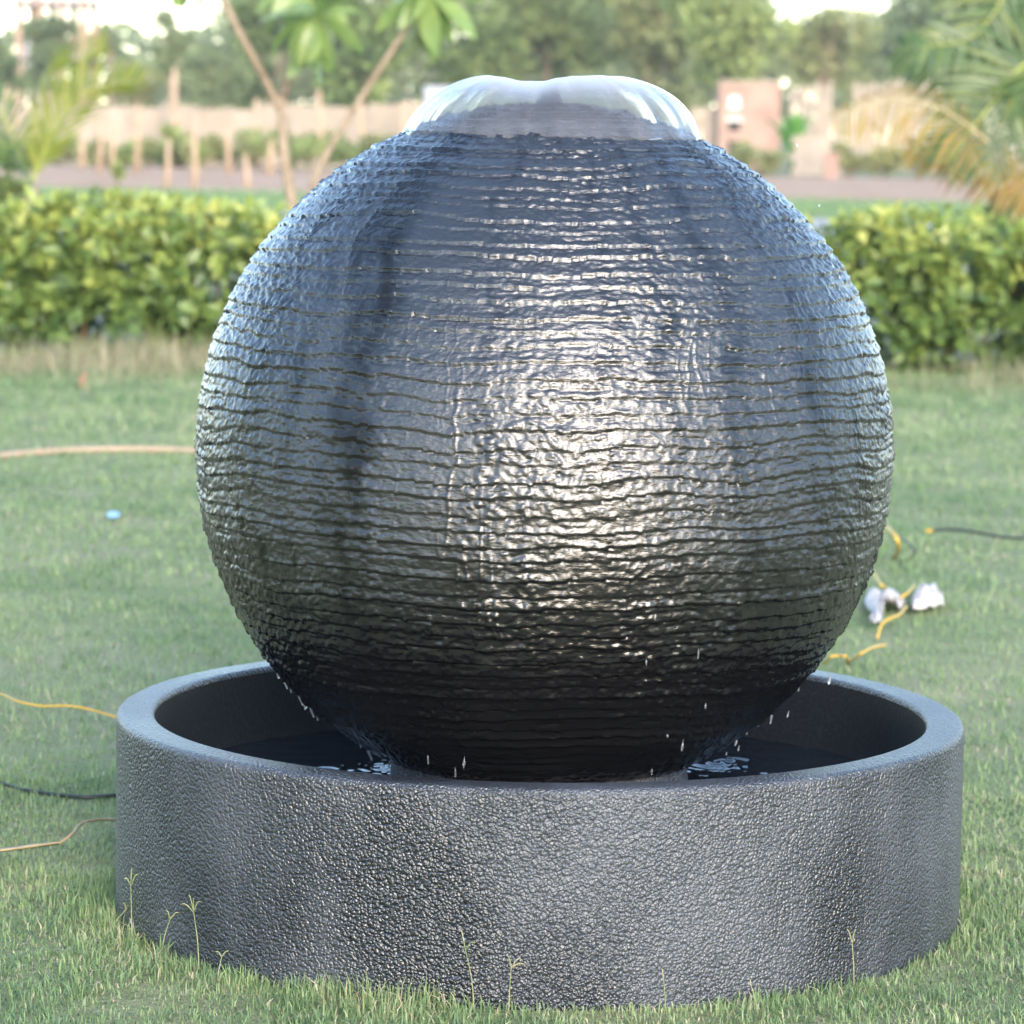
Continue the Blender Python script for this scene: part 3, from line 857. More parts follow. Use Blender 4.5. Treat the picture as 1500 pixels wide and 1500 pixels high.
# left palm
LY = 24.0
base = at(35, 430, LY); base[2] = 0
lp = empty('coconut_palm', base); O = np.array(base)
mb = MB(); mb.tube(spline([O + (0, 0, -.03), O + (.03, 0, .4), O + (.08, 0, .85)], 10) - O, np.linspace(.10, .05, 10), 12)
link('trunk', mb.mesh('palm_trunk', True), M_bark, lp)
crown = O + (.08, 0, .84)
def fr_px2(pts):
    return np.vstack([[crown], [at(a, b, LY + dy) for a, b, dy in pts]])
frond(lp, O, fr_px2([(60, 235, 0), (90, 175, -.1), (135, 130, -.15), (205, 118, -.2)]), 40, .46, YG, .013, -.2, 1.3, .015)
frond(lp, O, fr_px2([(62, 225, .1), (88, 150, .2), (115, 95, .35), (150, 68, .5)]), 38, .44, YG, .012, -.1, 1.4, .015)
frond(lp, O, fr_px2([(50, 230, .1), (55, 150, .3), (70, 105, .5), (95, 85, .7)]), 34, .40, YG, .011, .1, 1.4, .015)
frond(lp, O, fr_px2([(30, 230, 0), (5, 170, .1), (-40, 130, .2), (-100, 130, .3)]), 36, .38, G, .011, .5)
frond(lp, O, fr_px2([(40, 250, -.2), (20, 215, -.4), (-20, 215, -.7)]), 30, .32, G, .010, .5)
tag(lp, 'young palm with upright yellow green fronds fanning out beside the leafy bush', 'palm tree')

# ================================================================== far vegetation helpers
def crown_mesh(name, clumps, n, size, tone=.5, squash=.8, thin=-.45):
    """clumps: list of (centre, radius). leaf-sized faces spread through irregular clumps"""
    cs = np.array([c for c, r in clumps], float); rs = np.array([r for c, r in clumps], float)
    pick = rng.choice(len(cs), n, p=rs ** 2 / (rs ** 2).sum())
    u_ = rand_unit(n) * (rng.random(n) ** .45)[:, None]
    u_[:, 2] *= squash
    P_ = cs[pick] + u_ * rs[pick][:, None]
    gap = perlin(P_ / (rs.mean() * .8)) + .5 * perlin(P_ / (rs.mean() * .35) + 5)
    keep = gap > thin
    P_ = P_[keep]; n = len(P_); pk = pick[keep]
    d = rand_unit(n); nv = rand_unit(n) + np.array([0, -.3, .6])
    ln_ = size * rng.uniform(.6, 1.4, n)
    cl = rng.normal(0, .12, len(cs))
    rnd = np.clip(tone + cl[pk] + .22 * gap[keep] + rng.normal(0, .12, n), 0, 1)
    v, f, a = leafs(P_, d, nv, ln_, ln_ * .55, rnd)
    return mesh_np(name, v, f, True, {'rnd': a})

def tree(name, label, px, ytop, ybot, wpx, dist, material, group=None, tone=.5, n=2600, trunk=.16, cat='tree', fork=3, lean=0.0, leaf=None, thin=-.45):
    """crown from ytop to ybot (pixels), trunk down to the ground"""
    Y = dist - CAM_D
    s = mpp(Y)
    b = at(px, 300, Y); b[2] = 0
    t = empty(name, b)
    zt = at(px, ytop, Y)[2]; zb = max(at(px, ybot, Y)[2], .25)
    hw = wpx * s / 2
    H = zt - zb
    clumps = []
    k = 13
    for i in range(k):
        u_ = rand_unit(1)[0] * (rng.random() ** .5)
        c = np.array([u_[0] * hw * .75 + lean * hw, u_[1] * hw * .75, zb + H * .5 + u_[2] * H * .45])
        clumps.append((c, rng.uniform(.24, .42) * min(hw * 1.1, H * .9) + .1 * hw))
    mb = MB()
    top = np.array([lean * hw, 0, zb + H * .55])
    mb.tube(spline([(0, 0, -.1), (.1 * trunk, 0, zb * .6), (lean * hw * .5, 0, zb + H * .15), top], 10), np.linspace(trunk, trunk * .35, 10), 8)
    fk = np.array([lean * hw * .3, 0, max(zb * .75, .3)])
    for i in range(fork):
        c = clumps[i][0]
        mb.tube(spline([fk, (fk + c) / 2 + (0, 0, .1 * H), c], 7), np.linspace(trunk * .55, trunk * .15, 7), 6)
    link('trunk', mb.mesh('tree_trunk', True), M_bark, t)
    size = leaf or max(.16, min(.55, .055 * (hw + H)))
    link('crown', crown_mesh('tree_crown', clumps, n, size, tone, thin=thin), material, t)
    tag(t, label, cat, group)
    return t

def shrub(name, label, px, ytop, wpx, dist, material, group=None, tone=.5, n=900, cat='shrub', leaf=.16):
    Y = dist - CAM_D; s = mpp(Y)
    b = at(px, 300, Y); b[2] = 0
    t = empty(name, b)
    H = max(at(px, ytop, Y)[2], .3); hw = wpx * s / 2
    clumps = [(np.array([rng.uniform(-.75, .75) * hw, rng.uniform(-.5, .5) * hw, rng.uniform(.25, .75) * H]), rng.uniform(.28, .42) * min(hw, H) + .1 * hw) for _ in range(9)]
    mb = MB()
    for i in range(4):
        mb.tube([(rng.uniform(-.1, .1) * hw, 0, -.05), clumps[i][0]], [.04, .015], 5)
    link('stem', mb.mesh('shrub_stem', True), M_bark, t)
    link('foliage', crown_mesh('shrub_foliage', clumps, n, leaf, tone), material, t)
    tag(t, label, cat, group)
    return t

shrub('leafy_bush', 'bright green leafy bush beside the young yellow green palm', -5, 165, 130, 31.5, M_crown, tone=.8, n=2600, leaf=.11)

# ------------------------------------------------------------------ background trees (130 to 240 m)
T = tree
T('broad_tree', 'dark green tree standing in front of the open concrete frame building', 75, 12, 150, 95, 150, M_crown2, tone=.3)
T('broad_tree', 'dense dark green tree at the outer side of the open concrete frame building', 0, 45, 160, 90, 142, M_crown2, tone=.3)
T('small_tree', 'small round tree alone against the pale gap of sky', 162, 32, 85, 42, 165, M_crown2, tone=.35, n=900)
T('broad_tree', 'narrow upright tree with a bare pale trunk beside the gap of sky', 250, 16, 108, 70, 138, M_crown2, tone=.42, trunk=.14)
T('broad_tree', 'low pale bushy tree behind the cream wall below the gap of sky', 190, 78, 158, 110, 170, M_crown3, tone=.6)
T('broad_tree', 'low spreading tree beside the upright tree with the bare trunk', 310, 72, 152, 120, 150, M_crown2, tone=.5)
T('broad_tree', 'dark green tree behind the fork of the slender tree', 385, -40, 152, 150, 158, M_crown, tone=.35, n=3200)
T('broad_tree', 'dark leafy tree behind the drooping rosettes of the slender tree', 530, -90, 172, 190, 150, M_crown, tone=.38, n=3600)
T('broad_tree', 'broad dark tree behind the long leaning limb of the slender tree', 660, -110, 172, 210, 156, M_crown, tone=.42, n=3600)
T('broad_tree', 'large yellow green tree rising behind the water bell', 800, -140, 172, 270, 160, M_crown, tone=.7, n=4200)
T('broad_tree', 'tall olive green tree on the far side of the water bell', 945, -120, 172, 230, 152, M_crown3, tone=.5, n=3800)
T('broad_tree', 'bright green tree with bare brown trunk beside the brick hut', 1055, -50, 125, 190, 142, M_crown, tone=.6, n=3000, trunk=.2)
T('broad_tree', 'vase shaped tree with many bare limbs behind the board fence', 1200, 5, 118, 200, 150, M_crown3, tone=.55, n=2400, trunk=.26, fork=9)
T('broad_tree', 'bluish green tree behind the board fence and the palm fronds', 1305, 40, 160, 140, 185, M_crown2, tone=.55, n=2400)
T('broad_tree', 'large dull green tree behind the coconut palm', 1405, -60, 172, 230, 190, M_crown2, tone=.45, n=3600)
T('broad_tree', 'dull green tree past the end of the board fence', 1540, -10, 150, 200, 180, M_crown2, tone=.45, n=2600)
for px, yt, wp in ((400, -50, 200), (500, -100, 260), (620, -130, 260), (760, -140, 280), (880, -140, 280), (1000, -120, 240), (1090, -60, 140), (1270, -10, 240), (1390, -60, 260), (1520, -90, 260), (-60, 40, 200), (300, 70, 160)):
    T('distant_tree', 'hazy distant tree in the belt behind the nearer trees', px, yt, 195, wp, 240, M_crown2, group='distant tree belt', tone=.75, n=5200, trunk=.3, thin=-1.2)

# far wood closing the horizon: reads as one mass
n = 9000
fx = rng.uniform(-75, 75, n); Yw = 275.0
ht = 7.5 + 1.6 * perlin(np.c_[fx * .09, fx * 0 + 2.2, fx * 0]) + 1.0 * perlin(np.c_[fx * .3, fx * 0 + 6.2, fx * 0])
ht += 1.4
fz = rng.random(n) ** .8 * ht
fpos = np.c_[fx, Yw + rng.uniform(0, 9, n), fz]
v, f, a = leafs(fpos, rand_unit(n), rand_unit(n) + np.array([0, -.6, .5]), rng.uniform(.9, 1.9, n), rng.uniform(.6, 1.1, n), np.clip(rng.normal(.55, .2, n), 0, 1))
tag(link('far_wood', mesh_np('far_wood', v, f, True, {'rnd': a}), M_crown2), 'low hazy wood closing the view behind all the other trees', 'wood', kind='stuff')
# trees on the camera side and to both sides of the lawn: unseen, added to darken the wet ball's reflections
for i, (tx, ty, th, tw) in enumerate(((-20, -30, 8, 8), (-11, -38, 9, 9), (16, -36, 8, 8), (25, -28, 9, 9), (-27, -18, 8, 8), (-24, -5, 7.5, 8), (-26, 9, 8, 8), (31, -15, 8.5, 9), (28, -2, 7.5, 8), (29, 11, 8, 8), (-29, 23, 8, 9), (32, 25, 8, 9))):
    t = empty('added_tree', (tx, ty, 0))
    cl_ = [(np.array([*(rng.uniform(-.36, .36, 2) * tw), rng.uniform(.16, .82) * th]), rng.uniform(.17, .27) * tw) for _ in range(16)]
    mb = MB(); mb.tube(spline([(0, 0, -.1), (.1, 0, th * .3), (0, .1, th * .75)], 8), np.linspace(.2, .07, 8), 8)
    for q in range(4): mb.tube([(.05, 0, th * .28), cl_[q][0]], [.09, .03], 6)
    link('trunk', mb.mesh('tree_trunk', True), M_bark, t)
    link('crown', crown_mesh('tree_crown', cl_, 2400, .5, .4, thin=-.7), M_crown, t)
    tag(t, 'leafy garden tree at the near side of the lawn, mirrored in the wet ball', 'tree', 'added trees around the near lawn')

# ------------------------------------------------------------------ cream boundary wall on the left, panel by panel
WY = 118 - CAM_D
s = mpp(WY)
bw = empty('boundary_wall', at(310, 300, WY) * np.array([1, 1, 0]))
O = np.array(bw.location)
x = -60.0
xi = 0
while x < 640:
    wpx = random.uniform(46, 60)
    a = at(x, 200, WY)[0]; b = at(x + wpx, 200, WY)[0]
    h = at(x, 155 + random.uniform(-5, 6), WY)[2]
    mb = MB(); dy = random.uniform(-.04, .04)
    mb.box(a - O[0] + .02, b - O[0] - .02, dy, dy + .14, -.05, h)
    link('panel', mb.mesh('wall_panel'), M_plaster, bw)
    mb = MB(); mb.box(a - O[0] - .10, a - O[0] + .10, -.10, .06 - .2 * 0, -.05, h + random.uniform(.02, .12))
    link('pillar', mb.mesh('wall_pillar'), M_board, bw)
    x += wpx
tag(bw, 'long cream boundary wall of panels with uneven top behind the soil bed', 'wall')

# shrubs before the wall
for i, (px, yt, wp, tn) in enumerate(((85, 190, 80, .55), (135, 200, 70, .45), (175, 206, 60, .6), (215, 196, 70, .5), (262, 200, 80, .45), (300, 192, 70, .7), (340, 186, 80, .55), (385, 182, 80, .6), (430, 194, 60, .5), (465, 184, 70, .8), (520, 195, 80, .5), (575, 186, 80, .4), (620, 190, 70, .5))):
    shrub('wall_shrub', 'rough green shrub growing against the cream boundary wall', px, yt, wp, 113 - (i % 3), M_crown3 if i % 2 else M_crown, 'shrubs along the boundary wall', tone=tn, leaf=.2)
for px, yt, wp in ((1110, 206, 80), (1075, 220, 50), (1240, 205, 60), (1290, 210, 70), (1345, 200, 60), (1400, 206, 80)):
    shrub('low_shrub', 'low grey green shrub at the edge of the soil before the hut and board fence', px, yt, wp, 112, M_crown3, 'low shrubs before the board fence', tone=.5, n=700, leaf=.2)

# stakes in the soil bed
for px, yt, yb, dist in ((145, 178, 262, 97), (163, 175, 258, 100), (199, 152, 264, 95), (243, 205, 292, 70.5), (285, 188, 290, 71), (362, 228, 282, 77), (394, 205, 262, 97), (254, 100, 250, 116), (470, 132, 240, 112), (374, 145, 250, 116), (120, 200, 255, 106), (590, 150, 250, 116), (605, 152, 250, 116), (530, 145, 250, 116), (335, 175, 262, 98), (25, 130, 252, 112), (10, 125, 252, 112)):
    Y = dist - CAM_D
    b = at(px, 300, Y); b[2] = 0
    t = at(px + random.uniform(-4, 4), yt, Y)
    mb = MB(); mb.tube(np.array([(0, 0, -.05), (t - b) * .5 + (.02, 0, 0), t - b]), np.array([6.5, 6, 5]) * mpp(Y) / 1.0 * .72, 7)
    tag(link('wooden_stake', mb.mesh('wooden_stake', True), M_twig, None, b), 'thin pale wooden stake standing in or behind the red soil bed', 'stake', 'wooden stakes around the soil bed')
# saplings
for px, yt, wp, dist in ((172, 240, 26, 72), (247, 178, 30, 92), (292, 210, 26, 90), (388, 190, 60, 100), (455, 200, 50, 96)):
    tree('sapling', 'small green sapling planted among the wooden stakes', px, yt, yt + 32, wp, dist, M_crown, group='saplings in the soil bed', tone=.85, n=260, trunk=.035, cat='sapling', leaf=.16)

# ------------------------------------------------------------------ open frame building on the left
BY = 160 - CAM_D
bb = empty('frame_building', at(65, 300, BY) * np.array([1, 1, 0]))
O = np.array(bb.location)
X_ = lambda px: at(px, 100, BY)[0] - O[0]
Z_ = lambda py: at(60, py, BY)[2]
for px in (28, 58, 90, 122):
    mb = MB(); mb.box(X_(px) - .16, X_(px) + .16, 0, .32, -.1, Z_(-22)); link('column', mb.mesh('column'), M_col, bb)
    mb = MB(); mb.box(X_(px) - .16, X_(px) + .16, 4.0, 4.32, -.1, Z_(-22)); link('column', mb.mesh('column'), M_col, bb)
for y in (120, 82, 4):
    mb = MB(); mb.box(X_(10), X_(126), -.3, 4.7, Z_(y) - .12, Z_(y) + .12); link('floor_slab', mb.mesh('floor_slab'), M_roof, bb)
mb = MB(); mb.box(X_(38), X_(84), -.05, -.0 + .04, Z_(117), Z_(87)); link('panel', mb.mesh('panel'), M_pale, bb)
mb = MB(); mb.box(X_(36), X_(86), .34, .42, Z_(79), Z_(60)); link('panel', mb.mesh('panel'), M_grey, bb)
tag(bb, 'open frame building with pinkish columns and dark floor slabs among the trees', 'building')

# ------------------------------------------------------------------ brick hut on the right
HY = 128 - CAM_D
hut = empty('brick_hut', at(1100, 300, HY) * np.array([1, 1, 0])); O = np.array(hut.location)
X_ = lambda px: at(px, 180, HY)[0] - O[0]
Z_ = lambda py: at(1100, py, HY)[2]
def part(name, x0, x1, y0, y1, z0, z1, mt, par=None):
    mb = MB(); mb.box(x0, x1, y0, y1, z0, z1)
    return link(name, mb.mesh(name), mt, par)
# front wall built round its openings
part('wall', X_(1053), X_(1067), 0, .2, -.05, Z_(122), M_brick, hut)
part('wall', X_(1067) , X_(1084), 0, .2, Z_(178), Z_(160), M_brick, hut)
part('wall', X_(1067), X_(1084), 0, .2, Z_(140), Z_(122), M_brick, hut)
part('wall', X_(1067), X_(1084), 0, .2, Z_(207), Z_(192), M_brick, hut)
part('wall', X_(1084), X_(1143), 0, .2, -.05, Z_(150), M_brick, hut)
part('wall', X_(1084), X_(1110), 0, .2, Z_(150), Z_(122), M_brick, hut)
part('wall', X_(1110), X_(1143), 0, .2, Z_(150), Z_(121), M_brick, hut)
part('wall', X_(1053), X_(1053) + .2, .2, 3.0, -.05, Z_(122), M_brick, hut)
part('wall', X_(1143) - .2, X_(1143), .2, 3.0, -.05, Z_(121), M_brick, hut)
part('wall', X_(1053), X_(1143), 3.0, 3.2, -.05, Z_(122), M_brick, hut)
part('window', X_(1067), X_(1084), .06, .1, Z_(160), Z_(140), M_pale, hut)
part('window', X_(1067), X_(1084), .14, .18, Z_(192), Z_(178), M_dark, hut)
part('doorway', X_(1067), X_(1084), .14, .18, -.02, Z_(207), M_dark, hut)
part('lintel', X_(1064), X_(1087), -.05, .0, Z_(178), Z_(173), M_pale, hut)
part('coping', X_(1051), X_(1145), -.06, .3, Z_(122), Z_(118), M_board, hut)
tag(hut, 'small pinkish brick hut with dark openings and one pale window', 'hut')
gw = empty('garden_wall', at(1035, 300, HY + 1) * np.array([1, 1, 0])); O = np.array(gw.location)
for a, b, t_ in ((1010, 1026, 158), (1026, 1051, 157)):
    part('panel', at(a, 200, HY + 1)[0] - O[0] + .02, at(b, 200, HY + 1)[0] - O[0] - .02, 0, .15, -.05, at(a, t_, HY + 1)[2], M_plaster, gw)
tag(gw, 'short pale wall joining the side of the brick hut', 'wall')

# board fence
fy = 134 - CAM_D
fe = empty('board_fence', at(1300, 300, fy) * np.array([1, 1, 0])); O = np.array(fe.location)
px = 1160.0
bmesh_ = {}
while px < 1560:
    h = 126 if px < 1215 else (122 if px < 1300 else 118)
    if 1216 < px < 1244: h = 160
    a = at(px, 180, fy)[0] - O[0]
    hz = at(px, h + random.uniform(-3, 3), fy)[2]
    key = round(hz, 1)
    if key not in bmesh_:
        mb = MB(); mb.box(-.092, .092, 0, .03, .05, key); bmesh_[key] = mb.mesh('fence_board')
    link('board', bmesh_[key], M_board, fe, (a, random.uniform(-.02, .02), 0))
    px += 9.2
for z in (.5, 1.7):
    part('rail', at(1156, 180, fy)[0] - O[0], at(1562, 180, fy)[0] - O[0], .055, .11, z, z + .1, M_twig, fe)
tag(fe, 'cream fence of upright boards with gaps beyond the brick hut', 'fence')

# low block wall and stub pillar before the fence
by = 116 - CAM_D
lw = empty('block_wall', at(1185, 300, by) * np.array([1, 1, 0])); O = np.array(lw.location)
for r_ in range(5):
    for i in range(4):
        x0 = at(1160, 200, by)[0] - O[0] + i * .42 + (r_ % 2) * .12
        part('block', x0, x0 + .40, 0, .2, -.03 + r_ * .27, r_ * .27 + .22, M_board, lw)
tag(lw, 'short low wall of pale blocks at the far edge of the soil bed', 'wall')
stub = MB(); stub.box(-.22, .22, -.22, .22, -.05, .72); stub.box(-.27, .27, -.27, .27, .722, .80)
tag(link('brick_pillar', stub.mesh('brick_pillar'), M_brick, None, at(1216, 300, by - 6) * np.array([1, 1, 0])), 'short reddish brick pillar before the low block wall', 'pillar')

# banana plant with red flower
ky = 118 - CAM_D
bn = empty('banana_plant', at(1158, 300, ky) * np.array([1, 1, 0]))
mb = MB(); mb.tube([(0, 0, -.05), (.02, 0, .5), (0, 0, 1.0)], [.10, .08, .05], 8); link('stalk', mb.mesh('banana_stalk', True), M_frang, bn)
def big_leaf(ln, wd, bend):
    t = np.linspace(0, 1, 9); w_ = wd * np.sin(np.pi * np.clip(t * .92 + .06, 0, 1)) ** .7 * .5
    c = np.c_[bend * ln * t ** 2, 0 * t, ln * t * (1 - .2 * abs(bend) * t)]
    v = np.stack([c + np.c_[0 * t, w_, 0 * t], c - np.c_[.1 * w_, 0 * t, 0 * t], c - np.c_[0 * t, w_, 0 * t]], 1).reshape(-1, 3)
    f = [(i * 3 + j, i * 3 + j + 1, i * 3 + j + 4, i * 3 + j + 3) for i in range(8) for j in range(2)]
    return mesh_np('banana_leaf', v, np.array(f))
M_ban = mat('banana_leaf', (.12, .30, .05), .4, .5, trans=.35)
for i in range(9):
    o = link('leaf', big_leaf(random.uniform(1.1, 1.7), .42, random.uniform(.2, .7)), M_ban, bn, (0, 0, random.uniform(.5, 1.0)))
    o.rotation_euler = (random.uniform(-.15, .15), random.uniform(-.1, .2), i * .7)
tag(bn, 'bright green banana plant with upright leaves beside the brick hut', 'plant')

# grey signboard behind the ball
sy_ = 104 - CAM_D
sg = empty('grey_board', at(640, 300, sy_) * np.array([1, 1, 0])); O = np.array(sg.location)
part('board', -.42, .42, 0, .05, at(640, 152, sy_)[2], at(640, 126, sy_)[2], M_grey, sg)
for xx in (-.3, .3): part('post', xx - .04, xx + .04, .052, .12, -.05, at(640, 130, sy_)[2], M_grey, sg)
tag(sg, 'plain grey board on posts beyond the soil bed, half hidden by the water bell', 'board')

# ================================================================== LITTER, CORDS ON THE LAWN
def cable(name, pts, r, material, label, cat, lift=.012, n=40, group=None):
    q = []
    for a in pts:
        px, py = a[0], a[1]; z = a[2] if len(a) > 2 else lift
        q.append(ground(px, py, z))
    q = np.array(q); o0 = q[0] * np.array([1, 1, 0])
    mb = MB(); mb.tube(spline(q, n) - o0, r, 8)
    o = link(name, mb.mesh(name, True), material, None, o0)
    tag(o, label, cat, group)
    return o
cable('garden_hose', [(-120, 682), (-40, 674), (0, 668), (80, 661), (170, 658), (250, 659), (330, 664), (420, 672)], .014, M_hose, 'faded tan hose curving across the lawn before the hedge', 'hose', .012)
cable('yellow_cord', [(-60, 1000), (0, 1016, .05), (25, 1027, .05), (60, 1034, .045), (100, 1034, .05), (135, 1040, .04), (175, 1052, .03), (215, 1062, .0)], .0023, M_yellow, 'long yellow cord lying on the grass up to the side of the basin', 'cord', .04)
cable('black_cable', [(-60, 1135), (0, 1147), (40, 1158), (90, 1165), (130, 1168), (175, 1164), (215, 1160)], .0042, M_black, 'black cable half sunk in the grass beside the basin and the dry palm leaf', 'cable', .010)
bc = cable('black_cable', [(1366, 777, .05), (1400, 776, .055), (1430, 780, .05), (1465, 786, .03), (1510, 789, .02), (1560, 790)], .0050, M_black, 'black cable with a bare orange end lying on the open lawn', 'cable', .03)
_q = np.array([ground(1357, 778, .05), ground(1362, 777.5, .05), ground(1367, 777, .05)]); _o = np.array(bc.location)
link('bare_end', MB().tube(_q - _o, .0045, 8).mesh('bare_end', True), M_yellow, bc)
YC = 'bits of yellow cord in the grass'
cable('yellow_cord', [(1208, 972, .02), (1217, 962, .05), (1228, 961, .05), (1240, 962, .05), (1241, 972, .0)], .0035, M_yellow, 'short kinked loop of yellow cord just behind the basin rim', 'cord', group=YC)
cable('yellow_cord', [(1243, 970, .01), (1262, 957, .05), (1280, 948, .05), (1297, 945, .04)], .0035, M_yellow, 'gently arched piece of yellow cord beside the kinked loop behind the basin', 'cord', group=YC)
cable('yellow_cord', [(1285, 935, .02), (1292, 914, .05), (1306, 905, .06), (1318, 900, .06), (1328, 888, .06)], .0037, M_yellow, 'bent yellow cord running between the two white paper scraps', 'cord', group=YC)
cable('yellow_cord', [(1319, 876, .05), (1330, 868, .06), (1339, 858, .05)], .0037, M_yellow, 'stub of yellow cord poking up behind the white paper scraps', 'cord', group=YC)
cable('yellow_cord', [(1280, 838, .03), (1286, 850, .06), (1292, 858, .06), (1300, 863, .03)], .0042, M_yellow, 'small hooked piece of yellow cord near the ball and paper scraps', 'cord', group=YC)
cable('yellow_cord', [(1270, 776, .03), (1290, 772, .09), (1302, 776, .12), (1313, 788, .11), (1316, 803, .07), (1310, 818, .0)], .0065, M_yellow, 'looped yellow cord arching out of the grass beside the ball', 'cord', group=YC)
cable('green_wire', [(1313, 786, .08), (1330, 795, .08), (1340, 808, .06), (1332, 820, .01)], .003, M_black, 'thin dark wire curling out of the grass beside the looped yellow cord', 'wire')

def scrap(name, outline, material, label, cat, hgt=.03, seed=0):
    """crumpled sheet: outline in pixels on the ground, lifted and creased, with thickness"""
    q = np.array([ground(a, b, .02) for a, b in outline])
    c = q.mean(0)
    rings = 7; n = len(q) * 4
    t = np.linspace(0, len(q), n, endpoint=False)
    ed = np.array([q[int(k) % len(q)] * (1 - (k % 1)) + q[(int(k) + 1) % len(q)] * (k % 1) for k in t])
    V = []
    for r in np.linspace(1, 0.02, rings):
        p_ = c + (ed - c) * r
        h = hgt * (1 - r ** 4) * .7 + hgt * .5 * perlin(p_ * 22 + seed) + .45 * hgt * perlin(p_ * 70 + seed)
        V.append(np.c_[p_[:, :2], .025 + np.abs(h)])
    v = np.vstack(V) - c * np.array([1, 1, 0])
    f = np.array([(i * n + j, i * n + (j + 1) % n, (i + 1) * n + (j + 1) % n, (i + 1) * n + j) for i in range(rings - 1) for j in range(n)])
    lo = v.copy(); lo[:, 2] -= .006
    nv = len(v); je = np.arange(n)
    rim = np.stack([je, nv + je, nv + (je + 1) % n, (je + 1) % n], -1)
    me = mesh_np(name, np.vstack([v, lo]), np.vstack([f, nv + f[:, ::-1], rim]), True)
    tag(link(name, me, material, None, c * np.array([1, 1, 0])), label, cat)
scrap('paper_scrap', [(1266, 882), (1272, 872), (1284, 872), (1290, 878), (1302, 873), (1318, 876), (1326, 886), (1318, 893), (1306, 888), (1296, 887), (1294, 898), (1292, 910), (1280, 917), (1274, 914), (1278, 900), (1268, 893)], M_paper, 'crumpled white paper scrap bent into a hook on the grass', 'paper', .035, 1)
scrap('paper_scrap', [(1334, 888), (1340, 873), (1350, 868), (1368, 871), (1380, 878), (1383, 888), (1370, 890), (1352, 893), (1338, 894)], M_paper, 'compact crumpled white paper scrap lying beside the hooked scrap', 'paper', .045, 5)
scrap('blue_scrap', [(156, 755), (162, 752), (172, 752), (176, 755), (171, 758), (159, 758)], M_blue, 'small blue plastic scrap lying on the open lawn', 'plastic scrap', .006, 9)
scrap('fallen_leaf', [(114, 560), (120, 549), (127, 548), (125, 560), (119, 568)], M_orange, 'dry orange leaf lying in the grass at the foot of the hedge', 'leaf', .015, 3)
# dry palm leaf and straw twig, front left
def strip(name, pts, w0, material, label, cat):
    q = spline(np.array([ground(a, b, z) for a, b, z in pts]), 24)
    o0 = q[0] * np.array([1, 1, 0])
    tg = np.gradient(q, axis=0); sd_ = np.cross(tg, [0, 0, 1.0]); sd_ /= np.linalg.norm(sd_, axis=1)[:, None]
    t = np.linspace(0, 1, 24)[:, None]; wv_ = w0 * (np.sin(np.pi * np.clip(t * .8 + .18, 0, 1)))
    up = np.array([0, 0, .004])
    v = np.stack([q + sd_ * wv_ + up, q - up * .5, q - sd_ * wv_ + up, q + up * 1.0], 1).reshape(-1, 3) - o0
    f = np.array([(i * 4 + j, i * 4 + (j + 1) % 4, (i + 1) * 4 + (j + 1) % 4, (i + 1) * 4 + j) for i in range(23) for j in range(4)])
    tag(link(name, mesh_np(name, v, f), material, None, o0), label, cat)
strip('dry_palm_leaf', [(-60, 1252, .03), (0, 1247, .035), (45, 1241, .04), (86, 1236, .04)], .011, M_straw, 'long dry straw coloured leaf lying on the grass before the basin', 'leaf')
cable('dry_twig', [(86, 1236, .035), (105, 1222, .05), (118, 1207, .055), (140, 1201, .05), (180, 1200, .03)], .0028, M_straw, 'thin dry twig curving from the straw coloured leaf towards the basin', 'twig')

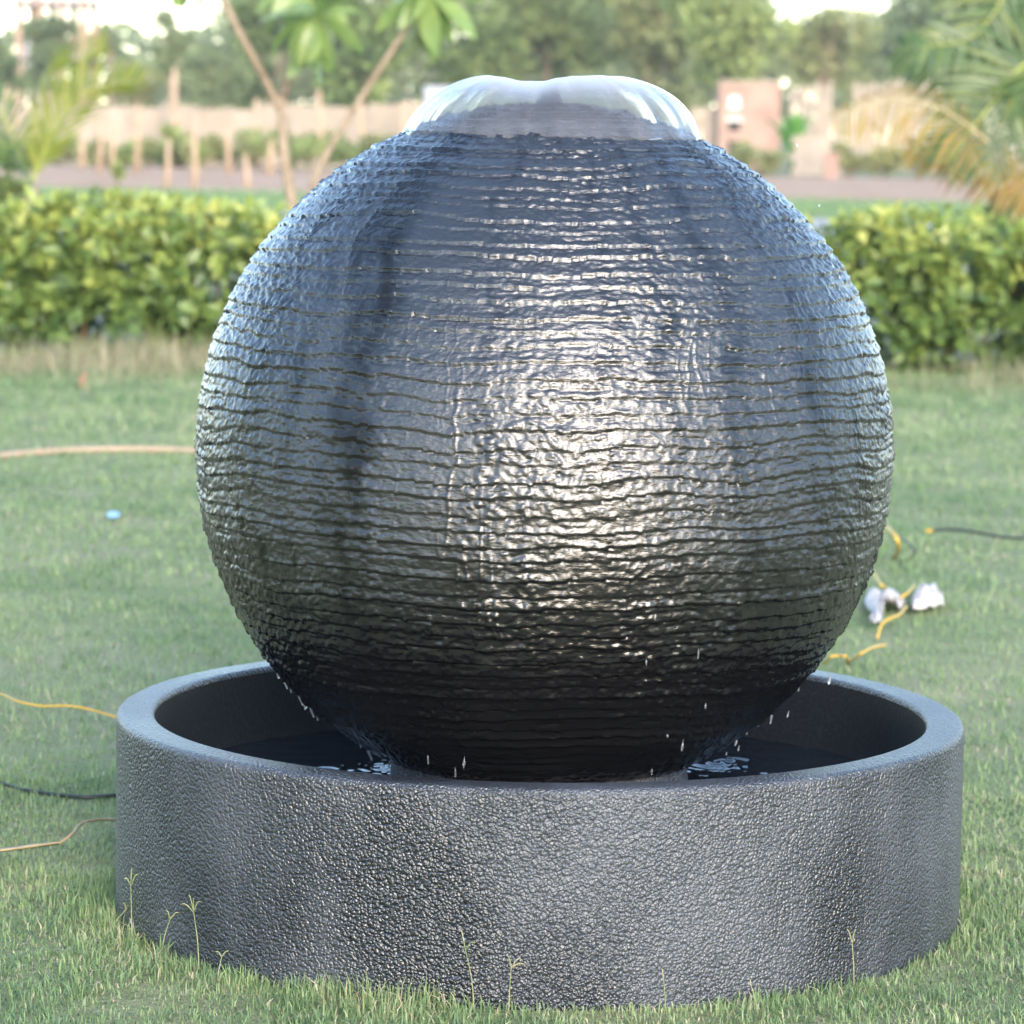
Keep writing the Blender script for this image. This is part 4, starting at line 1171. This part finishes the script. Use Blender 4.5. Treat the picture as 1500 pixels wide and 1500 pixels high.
# seed stalks in front of the basin
M_seed = mat('seed_stalk', (.15, .20, .09), .7, .2, noise=((.28, .27, .15), 30, .4, .6))
def stalk(px, py, hpx, sway, heads, label):
    b = ground(px, py, 0.0)
    while math.hypot(b[0], b[1]) < .772:                 # root the stalk outside the basin wall, keep its tip
        py += 2; hpx += 2; b = ground(px, py, 0.0)
    s = np.linalg.norm(b - C) / FPX
    H = hpx * s
    t = empty('seed_stalk', b)
    q = spline([(0, 0, -.005), (sway * .3 * s, 0, H * .5), (sway * s, 0, H)], 12)
    mb = MB(); mb.tube(q, np.linspace(.0011, .0007, 12), 6); link('stem', mb.mesh('stalk_stem', True), M_seed, t)
    for dx, dz in heads:
        p1 = q[-1] * .98 + np.array([dx * s, random.uniform(-.01, .01), dz * s])
        mb = MB(); mb.tube(spline([q[-2], (q[-1] + p1) / 2 + (0, 0, .002), p1], 7), np.array([.0004, .0008, .0011, .0009, .0011, .0008, .0003]), 6)
        link('seed_head', mb.mesh('seed_head', True), M_seed, t)
    tag(t, label, 'weed')
stalk(193, 1352, 62, -2, [(2, 22), (12, 12), (-9, 6)], 'tallest thin weed stalk with spiky seed head at the side of the basin front')
stalk(166, 1340, 10, 20, [(12, 42), (-6, 10)], 'leaning thin weed stem beside the tallest stalk')
stalk(292, 1392, 64, -10, [(-20, 4), (-6, 20), (13, 12), (2, 16)], 'thin weed stalk with a forked seed head before the basin')
stalk(236, 1374, 32, 14, [(12, 8), (-8, 10)], 'short bent weed stalk between the two taller seed stalks')
stalk(695, 1446, 62, -16, [(-5, 24), (16, 8)], 'straight pale weed stalk before the middle of the basin')
stalk(745, 1446, 34, 3, [(-6, 16), (14, 10), (20, 2)], 'branching weed stalk before the middle of the basin')
stalk(1251, 1436, 60, -5, [(-8, 18), (5, 18)], 'slender weed stalk forked like a Y before the basin')
stalk(1110, 1492, 52, -12, [(0, 4)], 'bare straw weed stalk leaning before the basin')
stalk(975, 1474, 40, -4, [(-3, 18)], 'faint thin weed stalk before the basin beside the bare straw stalk')
stalk(320, 1425, 26, 5, [(-10, 6), (10, 8)], 'low weed tuft before the basin beside the forked seed stalk')

# ================================================================== AIR
hz = MB().box(-410, 410, -70, 650, -1.0, 18.0)
ho = link('haze', hz.mesh('haze'))
mh = bpy.data.materials.new('haze_air'); mh.use_nodes = True
nt = mh.node_tree; nt.nodes.clear()
vo = nt.nodes.new('ShaderNodeVolumePrincipled'); vo.inputs['Density'].default_value = .00035; vo.inputs['Color'].default_value = (.93, .95, 1, 1)
vo.inputs['Anisotropy'].default_value = .0
oo = nt.nodes.new('ShaderNodeOutputMaterial'); nt.links.new(vo.outputs[0], oo.inputs['Volume'])
ho.data.materials.append(mh)
tag(ho, kind='stuff')
